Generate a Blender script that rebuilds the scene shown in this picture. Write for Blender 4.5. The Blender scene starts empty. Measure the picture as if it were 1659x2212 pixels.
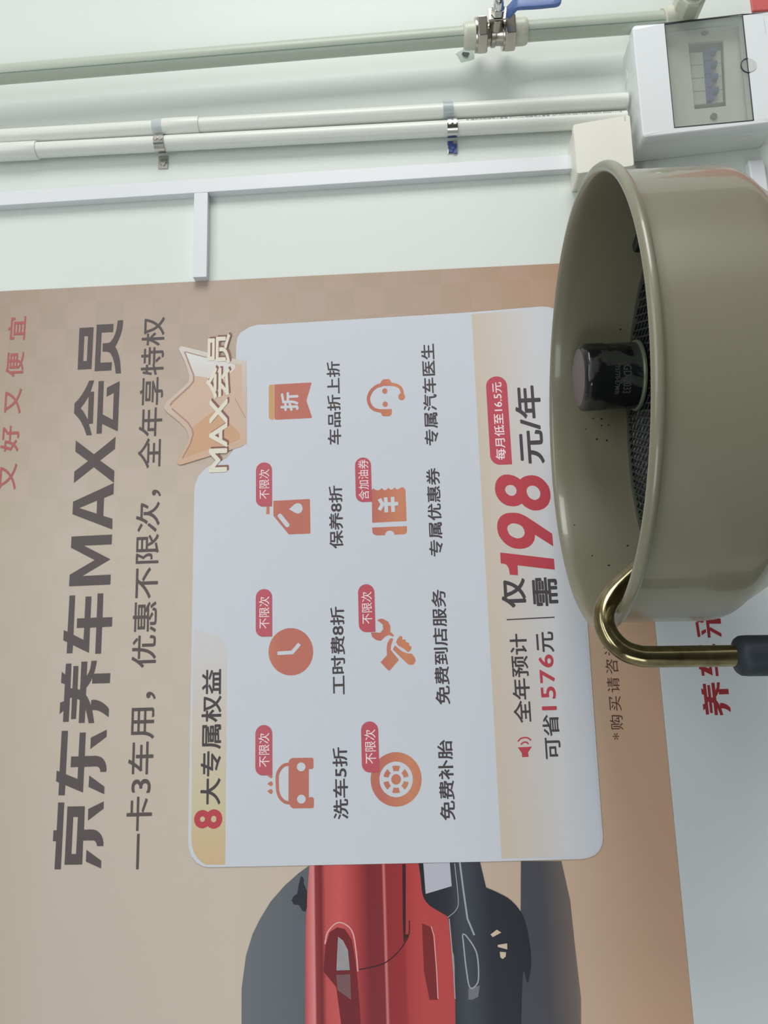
import bpy, bmesh, math, random
from mathutils import Vector, Matrix
from math import sin, cos, pi, radians as R

scene = bpy.context.scene
COL = scene.collection
random.seed(4)

# ------------------------------------------------------------------ camera
# the phone was held on its side: the camera is rolled a quarter turn
cam_d = bpy.data.cameras.new('camera'); cam = bpy.data.objects.new('camera', cam_d); COL.objects.link(cam)
cam_d.sensor_fit = 'AUTO'; cam_d.sensor_width = 36.0; cam_d.lens = 27.3259; cam_d.clip_start = 0.01
cam.matrix_world = Matrix.Translation((0.0, -0.9500, 1.3000)) @ Matrix([[-0.030106, 0.9807313, -0.1930278], [0.0446138, -0.1916045, -0.9804577], [-0.9985506, -0.0381293, -0.0379857]]).to_4x4()
scene.camera = cam

# ------------------------------------------------------------------ light
scene.view_settings.view_transform = 'Standard'; scene.view_settings.look = 'None'
scene.view_settings.gamma = 1.0; scene.view_settings.exposure = 0.0
scene.view_settings.use_curve_mapping = False
world = bpy.data.worlds.new('world'); scene.world = world; world.use_nodes = True
bg = world.node_tree.nodes['Background']; bg.inputs[0].default_value = (0.86, 0.95, 1.0, 1); bg.inputs[1].default_value = 0.6

def area(name, loc, target, sx, sy, power, col):
    l = bpy.data.lights.new(name, 'AREA'); l.shape = 'RECTANGLE'; l.size = sx; l.size_y = sy
    l.energy = power; l.color = col
    o = bpy.data.objects.new(name, l); COL.objects.link(o); o.location = loc
    o.rotation_euler = (Vector(target) - Vector(loc)).to_track_quat('-Z', 'Y').to_euler(); return o
# daylight entering by the wide open garage door on the right
area('daylight_from_open_door', (4.0, -3.7, 1.42), (0.3, 0.0, 1.05), 3.4, 2.3, 218, (1.0, 1.0, 0.975))
# weaker, bluer fill light added on the left to lift the shaded sides
area('left_fill_light', (-2.3, -2.2, 1.45), (0.5, 0.0, 1.0), 1.8, 1.5, 33, (0.89, 0.96, 1.0))
# the two long ceiling lamps of the bay
area('ceiling_lamp', (0.7, -1.9, 3.1), (0.7, -1.4, 0.5), 2.4, 0.5, 13, (0.95, 0.98, 1.0))
area('ceiling_lamp', (0.7, -3.4, 3.1), (0.7, -2.8, 0.5), 2.4, 0.5, 30, (0.95, 0.98, 1.0))

# ------------------------------------------------------------------ materials
def lin(c): c /= 255.0; return c / 12.92 if c <= 0.04045 else ((c + 0.055) / 1.055) ** 2.4
def rgb(c): return (lin(c[0]), lin(c[1]), lin(c[2]), 1.0)
MATS = {}
def mat(name, c, rough=0.5, metal=0.0, spec=0.5, coat=0.0, var=0.0, scale=40.0, bump=0.0, bscale=200.0):
    if name in MATS: return MATS[name]
    m = bpy.data.materials.new(name); m.use_nodes = True; nt = m.node_tree; b = nt.nodes['Principled BSDF']
    b.inputs['Base Color'].default_value = rgb(c); b.inputs['Roughness'].default_value = rough
    b.inputs['Metallic'].default_value = metal; b.inputs['Specular IOR Level'].default_value = spec
    b.inputs['Coat Weight'].default_value = coat; b.inputs['Coat Roughness'].default_value = 0.06
    tc = nt.nodes.new('ShaderNodeTexCoord')
    if var:
        n = nt.nodes.new('ShaderNodeTexNoise'); n.inputs['Scale'].default_value = scale; n.inputs['Detail'].default_value = 4
        nt.links.new(tc.outputs['Object'], n.inputs['Vector'])
        mx = nt.nodes.new('ShaderNodeMix'); mx.data_type = 'RGBA'
        k = 1 - var; a = rgb(c)
        mx.inputs['A'].default_value = (a[0] * k, a[1] * k, a[2] * k, 1); mx.inputs['B'].default_value = tuple(min(1, v * (1 + var)) for v in a[:3]) + (1,)
        nt.links.new(n.outputs['Fac'], mx.inputs['Factor']); nt.links.new(mx.outputs['Result'], b.inputs['Base Color'])
    if bump:
        n = nt.nodes.new('ShaderNodeTexNoise'); n.inputs['Scale'].default_value = bscale
        nt.links.new(tc.outputs['Object'], n.inputs['Vector'])
        bm_ = nt.nodes.new('ShaderNodeBump'); bm_.inputs['Strength'].default_value = bump; bm_.inputs['Distance'].default_value = 0.001
        nt.links.new(n.outputs['Fac'], bm_.inputs['Height']); nt.links.new(bm_.outputs['Normal'], b.inputs['Normal'])
    MATS[name] = m; return m

def ramp_mat(name, axis, lo, hi, stops, rough=0.5, spec=0.3, checker=None):
    """printed colour that runs along one world axis between lo and hi (metres)"""
    m = bpy.data.materials.new(name); m.use_nodes = True; nt = m.node_tree; b = nt.nodes['Principled BSDF']
    b.inputs['Roughness'].default_value = rough; b.inputs['Specular IOR Level'].default_value = spec
    g = nt.nodes.new('ShaderNodeNewGeometry'); s = nt.nodes.new('ShaderNodeSeparateXYZ'); nt.links.new(g.outputs['Position'], s.inputs[0])
    mr = nt.nodes.new('ShaderNodeMapRange'); mr.inputs['From Min'].default_value = lo; mr.inputs['From Max'].default_value = hi
    nt.links.new(s.outputs[axis], mr.inputs['Value'])
    cr = nt.nodes.new('ShaderNodeValToRGB'); e = cr.color_ramp.elements
    e[0].position = stops[0][0]; e[0].color = rgb(stops[0][1]); e[1].position = stops[-1][0]; e[1].color = rgb(stops[-1][1])
    for p, c in stops[1:-1]: k = e.new(p); k.color = rgb(c)
    nt.links.new(mr.outputs[0], cr.inputs[0]); out = cr.outputs[0]
    if checker:
        vm = nt.nodes.new('ShaderNodeVectorMath'); vm.operation = 'MULTIPLY'; vm.inputs[1].default_value = (1, 0, 1)
        nt.links.new(g.outputs['Position'], vm.inputs[0])
        ck = nt.nodes.new('ShaderNodeTexChecker'); ck.inputs['Scale'].default_value = checker[0]
        va = nt.nodes.new('ShaderNodeVectorMath'); va.inputs[1].default_value = (0.011, 0.003, 0.017); nt.links.new(vm.outputs[0], va.inputs[0])
        nt.links.new(va.outputs[0], ck.inputs['Vector'])
        ck.inputs['Color1'].default_value = (1, 1, 1, 1); ck.inputs['Color2'].default_value = checker[1]
        # the squares fade out towards the left of the sheet
        fr = nt.nodes.new('ShaderNodeMapRange'); fr.inputs['From Min'].default_value = -0.25; fr.inputs['From Max'].default_value = 0.30
        nt.links.new(s.outputs['X'], fr.inputs['Value'])
        mx = nt.nodes.new('ShaderNodeMix'); mx.data_type = 'RGBA'; mx.blend_type = 'MULTIPLY'
        nt.links.new(fr.outputs[0], mx.inputs['Factor']); nt.links.new(out, mx.inputs['A']); nt.links.new(ck.outputs['Color'], mx.inputs['B']); out = mx.outputs['Result']
        # the printed border is a deeper, rosier tone
        er = nt.nodes.new('ShaderNodeMapRange'); er.inputs['From Min'].default_value = 0.16; er.inputs['From Max'].default_value = 0.51; nt.links.new(s.outputs['X'], er.inputs['Value'])
        m2 = nt.nodes.new('ShaderNodeMix'); m2.data_type = 'RGBA'; m2.blend_type = 'MULTIPLY'; m2.inputs['B'].default_value = (0.80, 0.72, 0.71, 1)
        nt.links.new(er.outputs[0], m2.inputs['Factor']); nt.links.new(out, m2.inputs['A']); out = m2.outputs['Result']
    nt.links.new(out, b.inputs['Base Color']); MATS[name] = m; return m

def clear_mat(name, tint, dens, rough=0.2, body=(150, 150, 150)):
    """clear or smoked plastic: part of the light passes straight through"""
    m = bpy.data.materials.new(name); m.use_nodes = True; nt = m.node_tree; b = nt.nodes['Principled BSDF']
    b.inputs['Base Color'].default_value = rgb(body); b.inputs['Roughness'].default_value = rough
    t = nt.nodes.new('ShaderNodeBsdfTransparent'); t.inputs[0].default_value = rgb(tint)
    mx = nt.nodes.new('ShaderNodeMixShader'); mx.inputs[0].default_value = dens
    nt.links.new(t.outputs[0], mx.inputs[1]); nt.links.new(b.outputs[0], mx.inputs[2])
    nt.links.new(mx.outputs[0], nt.nodes['Material Output'].inputs['Surface']); MATS[name] = m; return m

# ------------------------------------------------------------------ builders
def link(name, me, m=None, parent=None):
    o = bpy.data.objects.new(name, me); COL.objects.link(o)
    if m is not None: me.materials.append(m)
    if parent is not None:
        o.parent = parent
        off = parent_loc(parent)
        if off.length > 0: me.transform(Matrix.Translation(-off))
    return o
def parent_loc(p):
    v = Vector((0, 0, 0))
    while p is not None: v += p.location; p = p.parent
    return v
def obj(name, bm, m=None, parent=None, smooth=None, bevel=0.0, seg=2):
    me = bpy.data.meshes.new(name)
    bmesh.ops.recalc_face_normals(bm, faces=bm.faces)
    if bevel:
        ed = [e for e in bm.edges if len(e.link_faces) == 2 and e.calc_face_angle(0) > R(30)]
        bmesh.ops.bevel(bm, geom=ed, offset=bevel, segments=seg, affect='EDGES', clamp_overlap=True, profile=0.5)
    bm.to_mesh(me); bm.free()
    if smooth is not None:
        me.polygons.foreach_set('use_smooth', [True] * len(me.polygons))
        try: me.set_sharp_from_angle(angle=R(smooth))
        except Exception: pass
    return link(name, me, m, parent)
def tag(o, label=None, cat=None, group=None, kind=None):
    if label: o['label'] = label
    if cat: o['category'] = cat
    if group: o['group'] = group
    if kind: o['kind'] = kind
    return o
def empty(name, loc, label, cat, group=None):
    o = bpy.data.objects.new(name, None); COL.objects.link(o); o.location = loc; o.empty_display_size = 0.02
    return tag(o, label, cat, group)
def box(bm, x0, x1, y0, y1, z0, z1):
    v = [bm.verts.new((x, y, z)) for x in (x0, x1) for y in (y0, y1) for z in (z0, z1)]
    for f in ((0, 1, 3, 2), (4, 6, 7, 5), (0, 4, 5, 1), (2, 3, 7, 6), (0, 2, 6, 4), (1, 5, 7, 3)): bm.faces.new([v[i] for i in f])
    return v
def loft(bm, rings, cap=True, closed=True):
    rs = [[bm.verts.new(p) for p in r] for r in rings]
    n = len(rs[0])
    for a, b in zip(rs, rs[1:]):
        for i in range(n if closed else n - 1):
            j = (i + 1) % n; bm.faces.new((a[i], a[j], b[j], b[i]))
    if cap: bm.faces.new(rs[0][::-1]); bm.faces.new(rs[-1])
    return rs
def frame_of(d):
    d = Vector(d).normalized(); u = d.cross(Vector((0, -1, 0)))
    if u.length < 1e-3: u = d.cross(Vector((1, 0, 0)))
    u.normalize(); return d, u, d.cross(u).normalized()
def cyl(bm, p0, p1, r0, r1=None, n=32, cap=True, ph=0.0):
    p0 = Vector(p0); p1 = Vector(p1); d, u, w = frame_of(p1 - p0); r1 = r0 if r1 is None else r1
    loft(bm, [[p + (u * cos(2 * pi * i / n + ph) + w * sin(2 * pi * i / n + ph)) * r for i in range(n)] for p, r in ((p0, r0), (p1, r1))], cap)
def turned(bm, p0, p1, prof, n=40, ph=0.0, cap=True):
    """prof: list of (t along axis in metres from p0, radius)"""
    p0 = Vector(p0); d, u, w = frame_of(Vector(p1) - p0)
    loft(bm, [[p0 + d * t + (u * cos(2 * pi * i / n + ph) + w * sin(2 * pi * i / n + ph)) * r for i in range(n)] for t, r in prof], cap)
def tube(bm, pts, r, n=24, cap=True):
    P = [Vector(p) for p in pts]; rings = []; up = None
    for i, p in enumerate(P):
        t = (P[min(i + 1, len(P) - 1)] - P[max(i - 1, 0)]).normalized()
        if up is None: up = frame_of(t)[1]
        up = (up - t * up.dot(t)).normalized(); w = t.cross(up)
        rr = r[i] if isinstance(r, (list, tuple)) else r
        rings.append([p + (up * cos(2 * pi * k / n) + w * sin(2 * pi * k / n)) * rr for k in range(n)])
    loft(bm, rings, cap)
def spline(P, n=6):
    P = [Vector(p) for p in P]; P = [2 * P[0] - P[1]] + P + [2 * P[-1] - P[-2]]; o = []
    for i in range(1, len(P) - 2):
        a, b, c, d = P[i - 1:i + 3]
        for k in range(n):
            t = k / n; o.append(0.5 * (2 * b + (c - a) * t + (2 * a - 5 * b + 4 * c - d) * t * t + (3 * b - a - 3 * c + d) * t ** 3))
    o.append(P[-2]); return o
def hexahedron(bm, front, back):
    loft(bm, [[Vector(p) for p in front], [Vector(p) for p in back]])
def to_wall(p, y): return Vector((p[0], y, p[2]))
def lerp(a, b, t): return Vector(a) * (1 - t) + Vector(b) * t
def quad_pt(q, u, v): return lerp(lerp(q[0], q[1], u), lerp(q[3], q[2], u), v)
def round_quad(q, r, n=5):
    """rounded outline of a quadrilateral q (four corners), r = fraction of the shorter side"""
    out = []
    for i in range(4):
        c = Vector(q[i]); a = Vector(q[i - 1]) - c; b = Vector(q[(i + 1) % 4]) - c
        ra = min(r, a.length * .49); A = c + a.normalized() * ra; B = c + b.normalized() * ra
        for k in range(n + 1):
            t = k / n; out.append((1 - t) ** 2 * A + 2 * (1 - t) * t * c + t * t * B)
    return out

# ------------------------------------------------------------------ printed shapes and lettering
PRINT = {
 'title_jing': [[[(-2212,17324),(-2214,17249),(-1478,17245),(-1476,17319),(-1784,17320),(-1786,17359),(-1906,17359),(-1905,17322)]],[[(-1523,17205),(-1525,16997),(-1785,16995),(-1785,16912),(-1788,16875),(-1800,16842),(-1824,16808),(-1858,16781),(-1899,16765),(-1933,16758),(-1970,16757),(-1969,16833),(-1952,16836),(-1933,16843),(-1918,16854),(-1909,16866),(-1905,16885),(-1905,17000),(-2166,16999),(-2165,17208)],[(-1641,17130),(-1642,17074),(-2050,17077),(-2050,17132)]],[[(-1476,16772),(-1555,16771),(-1685,16953),(-1556,16954)]],[[(-2007,16956),(-2131,16775),(-2213,16775),(-2135,16957)]]],
 'title_dong': [[[(-660,17317),(-660,17241),(-1158,17243),(-1216,17099),(-1079,17098),(-1080,17188),(-958,17188),(-959,17099),(-686,17096),(-686,17023),(-957,17023),(-957,16895),(-960,16871),(-967,16846),(-979,16819),(-999,16796),(-1022,16779),(-1049,16766),(-1080,16758),(-1111,16754),(-1142,16756),(-1142,16828),(-1124,16829),(-1109,16834),(-1095,16843),(-1085,16853),(-1080,16866),(-1078,16878),(-1079,17024),(-1370,17026),(-1281,17242),(-1396,17244),(-1394,17320),(-1251,17319),(-1235,17356),(-1115,17355),(-1127,17320)]],[[(-660,16769),(-741,16768),(-877,16959),(-748,16959)]],[[(-1180,16959),(-1311,16771),(-1394,16771),(-1308,16962)]]],
 'title_yang': [[[(132,17305),(132,17237),(-162,17235),(-164,17210),(101,17210),(100,17149),(-177,17148),(-184,17115),(150,17114),(150,17041),(-21,17042),(2,17026),(21,17016),(49,17006),(82,16998),(116,16994),(156,16991),(158,16924),(118,16928),(80,16935),(41,16944),(2,16955),(3,16751),(-114,16752),(-114,16970),(-45,16971),(-77,16984),(-113,17005),(-138,17022),(-160,17040),(-247,17041),(-271,17023),(-302,17006),(-336,16989),(-373,16975),(-309,16971),(-305,16948),(-309,16916),(-318,16885),(-334,16849),(-354,16817),(-389,16775),(-420,16751),(-515,16753),(-494,16780),(-475,16807),(-458,16835),(-443,16862),(-434,16885),(-428,16911),(-427,16955),(-577,16925),(-578,16993),(-506,17010),(-410,17038),(-573,17043),(-573,17114),(-305,17114),(-288,17147),(-524,17150),(-525,17210),(-275,17211),(-274,17236),(-555,17238),(-555,17308),(-423,17307),(-462,17354),(-328,17353),(-314,17307),(-111,17307),(-94,17354),(38,17352),(1,17308)]]],
 'title_che': [[[(962,17301),(962,17230),(479,17229),(413,17101),(561,17098),(560,17192),(677,17192),(676,17099),(942,17098),(942,17024),(678,17025),(680,16947),(976,16948),(974,16876),(678,16874),(678,16752),(564,16753),(562,16875),(241,16875),(240,16947),(561,16947),(559,17026),(254,17025),(354,17229),(257,17231),(256,17302),(392,17302),(416,17353),(539,17352),(517,17304)]]],
 'title_m': [[[(1704,17312),(1710,16795),(1587,16795),(1583,17149),(1398,16804),(1200,17153),(1205,16792),(1082,16792),(1078,17313),(1221,17312),(1395,17001),(1563,17312)]]],
 'title_ax': [[[(2152,17314),(2375,16797),(2233,16796),(2187,16916),(1953,16916),(1913,16797),(1777,16795),(1991,17313)],[(2068,17232),(2157,17004),(1986,17002)]],[[(2960,17316),(2766,17069),(2987,16797),(2828,16799),(2680,16988),(2535,16796),(2381,16797),(2596,17066),(2399,17315),(2547,17316),(2679,17142),(2812,17315)]]],
 'title_hui': [[[(3767,17177),(3768,17111),(3614,17152),(3611,17104),(3181,17103),(3177,17155),(3025,17109),(3024,17178),(3125,17216),(3219,17265),(3283,17313),(3327,17356),(3463,17357),(3514,17309),(3574,17267),(3650,17225),(3711,17198)],[(3558,17174),(3232,17171),(3309,17210),(3358,17242),(3395,17275),(3464,17224)]],[[(3753,17050),(3754,16981),(3298,16979),(3217,16842),(3587,16843),(3537,16936),(3660,16936),(3742,16770),(3061,16772),(3170,16980),(3042,16982),(3040,17048)]]],
 'title_yuan': [[[(4513,17340),(4515,17150),(3930,17153),(3929,17337)],[(4396,17270),(4396,17219),(4043,17220),(4044,17269)]],[[(4549,17108),(4548,16883),(4435,16884),(4435,17039),(4010,17039),(4010,16884),(3898,16887),(3897,17110)]],[[(4280,17017),(4281,16949),(4286,16928),(4297,16912),(4351,16876),(4406,16855),(4461,16842),(4525,16833),(4593,16827),(4596,16755),(4533,16757),(4473,16762),(4410,16775),(4355,16792),(4284,16820),(4226,16848),(4181,16824),(4141,16807),(4084,16790),(4021,16776),(3941,16767),(3851,16759),(3852,16828),(3905,16834),(3953,16842),(4009,16855),(4065,16872),(4105,16889),(4138,16909),(4154,16929),(4162,16952),(4164,17015)]]],
 'price_digits': [[[(2211,11662),(2216,11668),(2222,11675),(2228,11682),(2234,11691),(2241,11701),(2249,11713),(2256,11727),(2263,11741),(2268,11757),(2273,11774),(2277,11791),(2279,11808),(2280,11824),(2280,11840),(2278,11855),(2275,11870),(2269,11885),(2262,11899),(2253,11912),(2243,11924),(2233,11935),(2221,11944),(2208,11952),(2195,11960),(2181,11966),(2166,11971),(2151,11975),(2135,11977),(2117,11979),(2099,11980),(2080,11979),(2061,11977),(2044,11974),(2027,11969),(2010,11963),(1994,11955),(1978,11946),(1962,11935),(1946,11923),(1932,11910),(1920,11896),(1908,11881),(1898,11865),(1890,11848),(1884,11830),(1879,11810),(1876,11790),(1874,11771),(1874,11754),(1875,11737),(1878,11721),(1881,11706),(1886,11694),(1892,11683),(1898,11672),(1905,11662),(1895,11653),(1885,11645),(1875,11635),(1865,11624),(1854,11609),(1842,11591),(1831,11573),(1822,11556),(1817,11540),(1813,11525),(1811,11509),(1810,11492),(1811,11473),(1813,11453),(1817,11433),(1824,11414),(1832,11396),(1842,11380),(1854,11364),(1867,11350),(1883,11338),(1900,11328),(1918,11320),(1935,11313),(1951,11308),(1967,11305),(1983,11303),(2001,11302),(2022,11302),(2045,11304),(2067,11307),(2088,11312),(2107,11318),(2124,11326),(2140,11335),(2156,11346),(2173,11359),(2190,11374),(2206,11390),(2219,11406),(2229,11422),(2238,11438),(2244,11454),(2250,11469),(2254,11484),(2257,11498),(2258,11512),(2259,11527),(2258,11543),(2256,11561),(2253,11578),(2250,11592),(2247,11604),(2243,11613),(2239,11621),(2235,11629),(2229,11637),(2223,11646),(2217,11654)],[(2083,11856),(2092,11856),(2101,11854),(2109,11851),(2116,11847),(2123,11843),(2129,11837),(2134,11830),(2139,11823),(2142,11816),(2144,11807),(2146,11799),(2146,11790),(2146,11781),(2144,11772),(2142,11763),(2138,11755),(2133,11747),(2126,11740),(2119,11733),(2112,11728),(2104,11723),(2095,11719),(2087,11717),(2078,11715),(2068,11716),(2058,11718),(2048,11720),(2038,11722),(2031,11729),(2024,11736),(2017,11743),(2012,11750),(2009,11757),(2007,11764),(2007,11772),(2007,11779),(2008,11788),(2011,11797),(2014,11806),(2018,11814),(2024,11822),(2031,11829),(2038,11836),(2046,11842),(2055,11847),(2064,11851),(2074,11854)],[(2053,11592),(2064,11592),(2074,11590),(2084,11587),(2092,11583),(2100,11578),(2107,11571),(2113,11564),(2118,11556),(2122,11547),(2125,11537),(2126,11527),(2126,11516),(2125,11505),(2122,11494),(2117,11482),(2111,11472),(2104,11462),(2094,11453),(2084,11445),(2073,11439),(2062,11434),(2050,11430),(2038,11427),(2026,11426),(2014,11427),(2002,11429),(1990,11432),(1980,11437),(1971,11443),(1963,11450),(1957,11458),(1951,11467),(1947,11476),(1945,11485),(1944,11495),(1944,11506),(1947,11517),(1952,11528),(1958,11539),(1965,11550),(1972,11558),(1982,11566),(1992,11573),(2002,11579),(2014,11584),(2027,11588),(2041,11591)]],[[(1514,11316),(1475,11316),(1436,11315),(1397,11315),(1358,11314),(1395,11367),(1433,11420),(1471,11472),(1508,11525),(1493,11528),(1478,11530),(1463,11532),(1448,11537),(1434,11543),(1420,11551),(1407,11560),(1394,11571),(1383,11584),(1372,11599),(1362,11614),(1355,11631),(1349,11649),(1345,11668),(1342,11688),(1341,11709),(1342,11730),(1344,11753),(1348,11775),(1354,11797),(1363,11818),(1373,11839),(1386,11859),(1399,11877),(1414,11894),(1431,11910),(1449,11925),(1467,11937),(1484,11948),(1502,11958),(1520,11965),(1540,11972),(1560,11976),(1582,11979),(1604,11981),(1625,11981),(1644,11979),(1663,11976),(1680,11972),(1697,11966),(1713,11958),(1728,11950),(1742,11939),(1754,11927),(1765,11912),(1775,11896),(1782,11878),(1788,11860),(1792,11843),(1793,11825),(1794,11807),(1793,11789),(1793,11772),(1792,11754),(1790,11736),(1786,11719),(1781,11701),(1774,11684),(1767,11667),(1758,11650),(1753,11639),(1749,11632),(1740,11618),(1718,11588),(1679,11535),(1626,11465),(1568,11389)],[(1594,11859),(1606,11859),(1615,11855),(1624,11851),(1633,11847),(1639,11839),(1645,11831),(1651,11823),(1655,11814),(1658,11804),(1660,11794),(1660,11784),(1660,11772),(1658,11758),(1655,11743),(1650,11729),(1644,11715),(1638,11703),(1629,11691),(1620,11681),(1610,11672),(1599,11665),(1586,11659),(1573,11654),(1560,11651),(1548,11650),(1536,11650),(1525,11652),(1515,11656),(1505,11662),(1497,11670),(1488,11679),(1480,11687),(1477,11700),(1474,11713),(1472,11725),(1472,11739),(1474,11753),(1479,11767),(1484,11782),(1491,11795),(1498,11807),(1506,11819),(1516,11829),(1528,11838),(1543,11845),(1561,11852),(1579,11857)]],[[(1305,11963),(1280,11801),(1255,11639),(1229,11478),(1204,11317),(1171,11317),(1137,11317),(1104,11316),(1071,11316),(1088,11427),(1105,11538),(1123,11649),(1140,11761),(1109,11762),(1079,11762),(1049,11763),(1018,11764),(1021,11788),(1025,11813),(1028,11837),(1031,11862),(1046,11863),(1061,11864),(1075,11865),(1089,11868),(1102,11871),(1114,11874),(1125,11879),(1135,11884),(1143,11889),(1150,11895),(1156,11902),(1161,11911),(1165,11922),(1167,11935),(1169,11949),(1171,11963),(1204,11963),(1238,11963),(1272,11963)]]],
 'card': [[[(2238,15757),(2310,15747),(2417,15707),(2511,15625),(2557,15554),(2595,15441),(2645,15340),(2734,15270),(2855,15235),(3974,15236),(4154,15234),(4270,15219),(4340,15177),(4372,15122),(4412,15054),(4436,14962),(4434,14710),(4467,12258),(4479,11896),(4503,11234),(4492,11151),(4463,11081),(4401,11020),(4322,10984),(4225,10968),(414,10975),(-1857,10994),(-1981,10991),(-2065,11006),(-2134,11043),(-2182,11099),(-2210,11174),(-2221,11253),(-2226,12379),(-2226,14636),(-2224,15497),(-2213,15579),(-2171,15655),(-2099,15716),(-2008,15750),(-1932,15757)]]],
 'tab': [[[(-1856,15722),(122,15740),(522,15722),(493,15693),(470,15653),(427,15549),(411,15480),(386,15420),(355,15377),(321,15348),(281,15331),(236,15322),(109,15323),(-1999,15321),(-2198,15322),(-2196,15552),(-2167,15595),(-2126,15645),(-2060,15689),(-1973,15715)]]],
 'band': [[[(-2196,12152),(-2190,11214),(-2167,11113),(-2119,11052),(-2030,11024),(4131,10998),(4260,11025),(4417,11085),(4474,11236),(4440,12148)]]],
 'coupon_top': [[[(3597,14784),(3598,14738),(3123,14739),(3126,14782),(3136,14799),(3156,14807),(3575,14806),(3592,14799)]]],
 'coupon_body': [[[(3598,14734),(3603,14263),(3592,14251),(3360,14320),(3136,14250),(3124,14260),(3121,14709),(3129,14727),(3145,14736)]]],
 'headset': [[[(3553,13339),(3550,13355),(3546,13371),(3542,13389),(3537,13408),(3529,13426),(3518,13443),(3505,13459),(3491,13475),(3476,13490),(3460,13503),(3442,13514),(3423,13524),(3403,13532),(3383,13539),(3362,13543),(3341,13544),(3319,13542),(3299,13539),(3279,13533),(3261,13526),(3244,13518),(3228,13509),(3213,13497),(3199,13482),(3186,13465),(3176,13445),(3168,13422),(3162,13399),(3156,13377),(3149,13355),(3193,13344),(3200,13366),(3206,13389),(3212,13410),(3218,13429),(3226,13443),(3234,13455),(3244,13465),(3254,13473),(3266,13480),(3279,13486),(3293,13492),(3308,13496),(3325,13499),(3340,13500),(3355,13499),(3370,13496),(3386,13491),(3402,13484),(3417,13476),(3432,13467),(3445,13457),(3457,13445),(3469,13432),(3479,13418),(3487,13405),(3493,13392),(3498,13378),(3501,13362),(3504,13345),(3508,13329)]],[[(3543,13367),(3573,13353),(3598,13332),(3604,13294),(3600,13250),(3587,13234),(3558,13225),(3546,13198),(3507,13213),(3515,13365)]],[[(3508,13224),(3506,13212),(3504,13200),(3502,13188),(3499,13178),(3496,13169),(3491,13160),(3486,13150),(3480,13141),(3474,13134),(3468,13128),(3461,13123),(3452,13118),(3442,13114),(3432,13111),(3423,13109),(3414,13107),(3406,13107),(3396,13107),(3385,13107),(3374,13107),(3374,13067),(3384,13067),(3394,13067),(3406,13066),(3419,13067),(3432,13069),(3444,13072),(3457,13076),(3470,13082),(3483,13088),(3495,13097),(3506,13107),(3515,13118),(3523,13130),(3530,13142),(3536,13154),(3540,13167),(3543,13181),(3546,13193),(3548,13205),(3550,13217)]],[[(3355,13053),(3340,13055),(3327,13062),(3317,13072),(3311,13084),(3309,13098),(3312,13111),(3320,13123),(3330,13133),(3344,13138),(3359,13140),(3373,13137),(3386,13131),(3397,13121),(3403,13108),(3404,13095),(3402,13081),(3394,13069),(3383,13060),(3370,13054)]],[[(3202,13377),(3197,13226),(3143,13228),(3117,13239),(3104,13259),(3106,13335),(3119,13356),(3149,13365),(3166,13381)]],[[(3441,13276),(3430,13278),(3420,13283),(3412,13290),(3407,13300),(3406,13310),(3408,13321),(3414,13330),(3422,13337),(3433,13342),(3444,13343),(3456,13341),(3466,13336),(3474,13328),(3479,13319),(3480,13308),(3478,13298),(3472,13288),(3463,13281),(3453,13277)]],[[(3265,13276),(3253,13278),(3243,13283),(3235,13291),(3230,13300),(3229,13311),(3231,13321),(3237,13330),(3246,13337),(3256,13342),(3268,13343),(3279,13341),(3289,13336),(3297,13328),(3302,13319),(3303,13308),(3301,13298),(3295,13289),(3287,13282),(3276,13277)]]],
 'oil_can': [[[(2061,14751),(2067,14303),(2058,14290),(1637,14288),(1627,14298),(1627,14558),(1871,14751)],[(1860,14700),(1884,14693),(1896,14677),(1892,14655),(1878,14642),(1754,14549),(1735,14552),(1717,14572),(1720,14593)],[(1947,14555),(2011,14481),(2019,14456),(2018,14427),(2003,14401),(1969,14385),(1932,14385),(1902,14402),(1888,14429),(1888,14453),(1902,14485)]],[[(1992,14837),(1990,14799),(1893,14799),(1894,14842)]]],
 'ticket': [[[(2156,13511),(2169,13486),(2151,13467),(2144,13446),(2144,13421),(2171,13384),(2151,13368),(2141,13352),(2146,13331),(2171,13302),(2152,13286),(2145,13270),(2149,13248),(2172,13223),(2151,13207),(2145,13187),(2153,13166),(2172,13144),(2167,13116),(2146,13095),(2116,13090),(1740,13090),(1735,13518)]],[[(1674,13520),(1676,13089),(1608,13090),(1584,13102),(1575,13129),(1573,13246),(1603,13254),(1623,13277),(1629,13306),(1622,13335),(1602,13355),(1572,13363),(1573,13470),(1586,13499),(1608,13517)]]],
 'ticket_yen': [[[(2020,13441),(1963,13407),(1904,13445),(1879,13406),(1962,13353),(2044,13401)]],[[(1940,13380),(1940,13187),(1987,13187),(1986,13381)]],[[(2048,13363),(1858,13361),(1858,13315),(2049,13317)]],[[(2052,13278),(1861,13275),(1861,13230),(2052,13232)]]],
 'clock_face': [[[(182,14272),(153,14274),(124,14279),(96,14286),(69,14297),(43,14310),(19,14326),(-3,14344),(-23,14364),(-41,14386),(-56,14410),(-69,14435),(-78,14462),(-85,14489),(-89,14517),(-89,14545),(-87,14573),(-82,14601),(-73,14629),(-62,14655),(-48,14680),(-32,14704),(-12,14726),(9,14746),(32,14763),(57,14779),(84,14792),(111,14802),(140,14809),(169,14814),(199,14815),(228,14813),(257,14809),(286,14801),(313,14791),(339,14778),(363,14763),(386,14745),(406,14724),(424,14702),(440,14678),(452,14652),(462,14626),(469,14598),(473,14570),(473,14541),(471,14513),(465,14484),(457,14457),(445,14430),(431,14405),(414,14381),(395,14359),(373,14339),(349,14322),(324,14307),(297,14294),(269,14284),(241,14277),(211,14273)]]],
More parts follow.
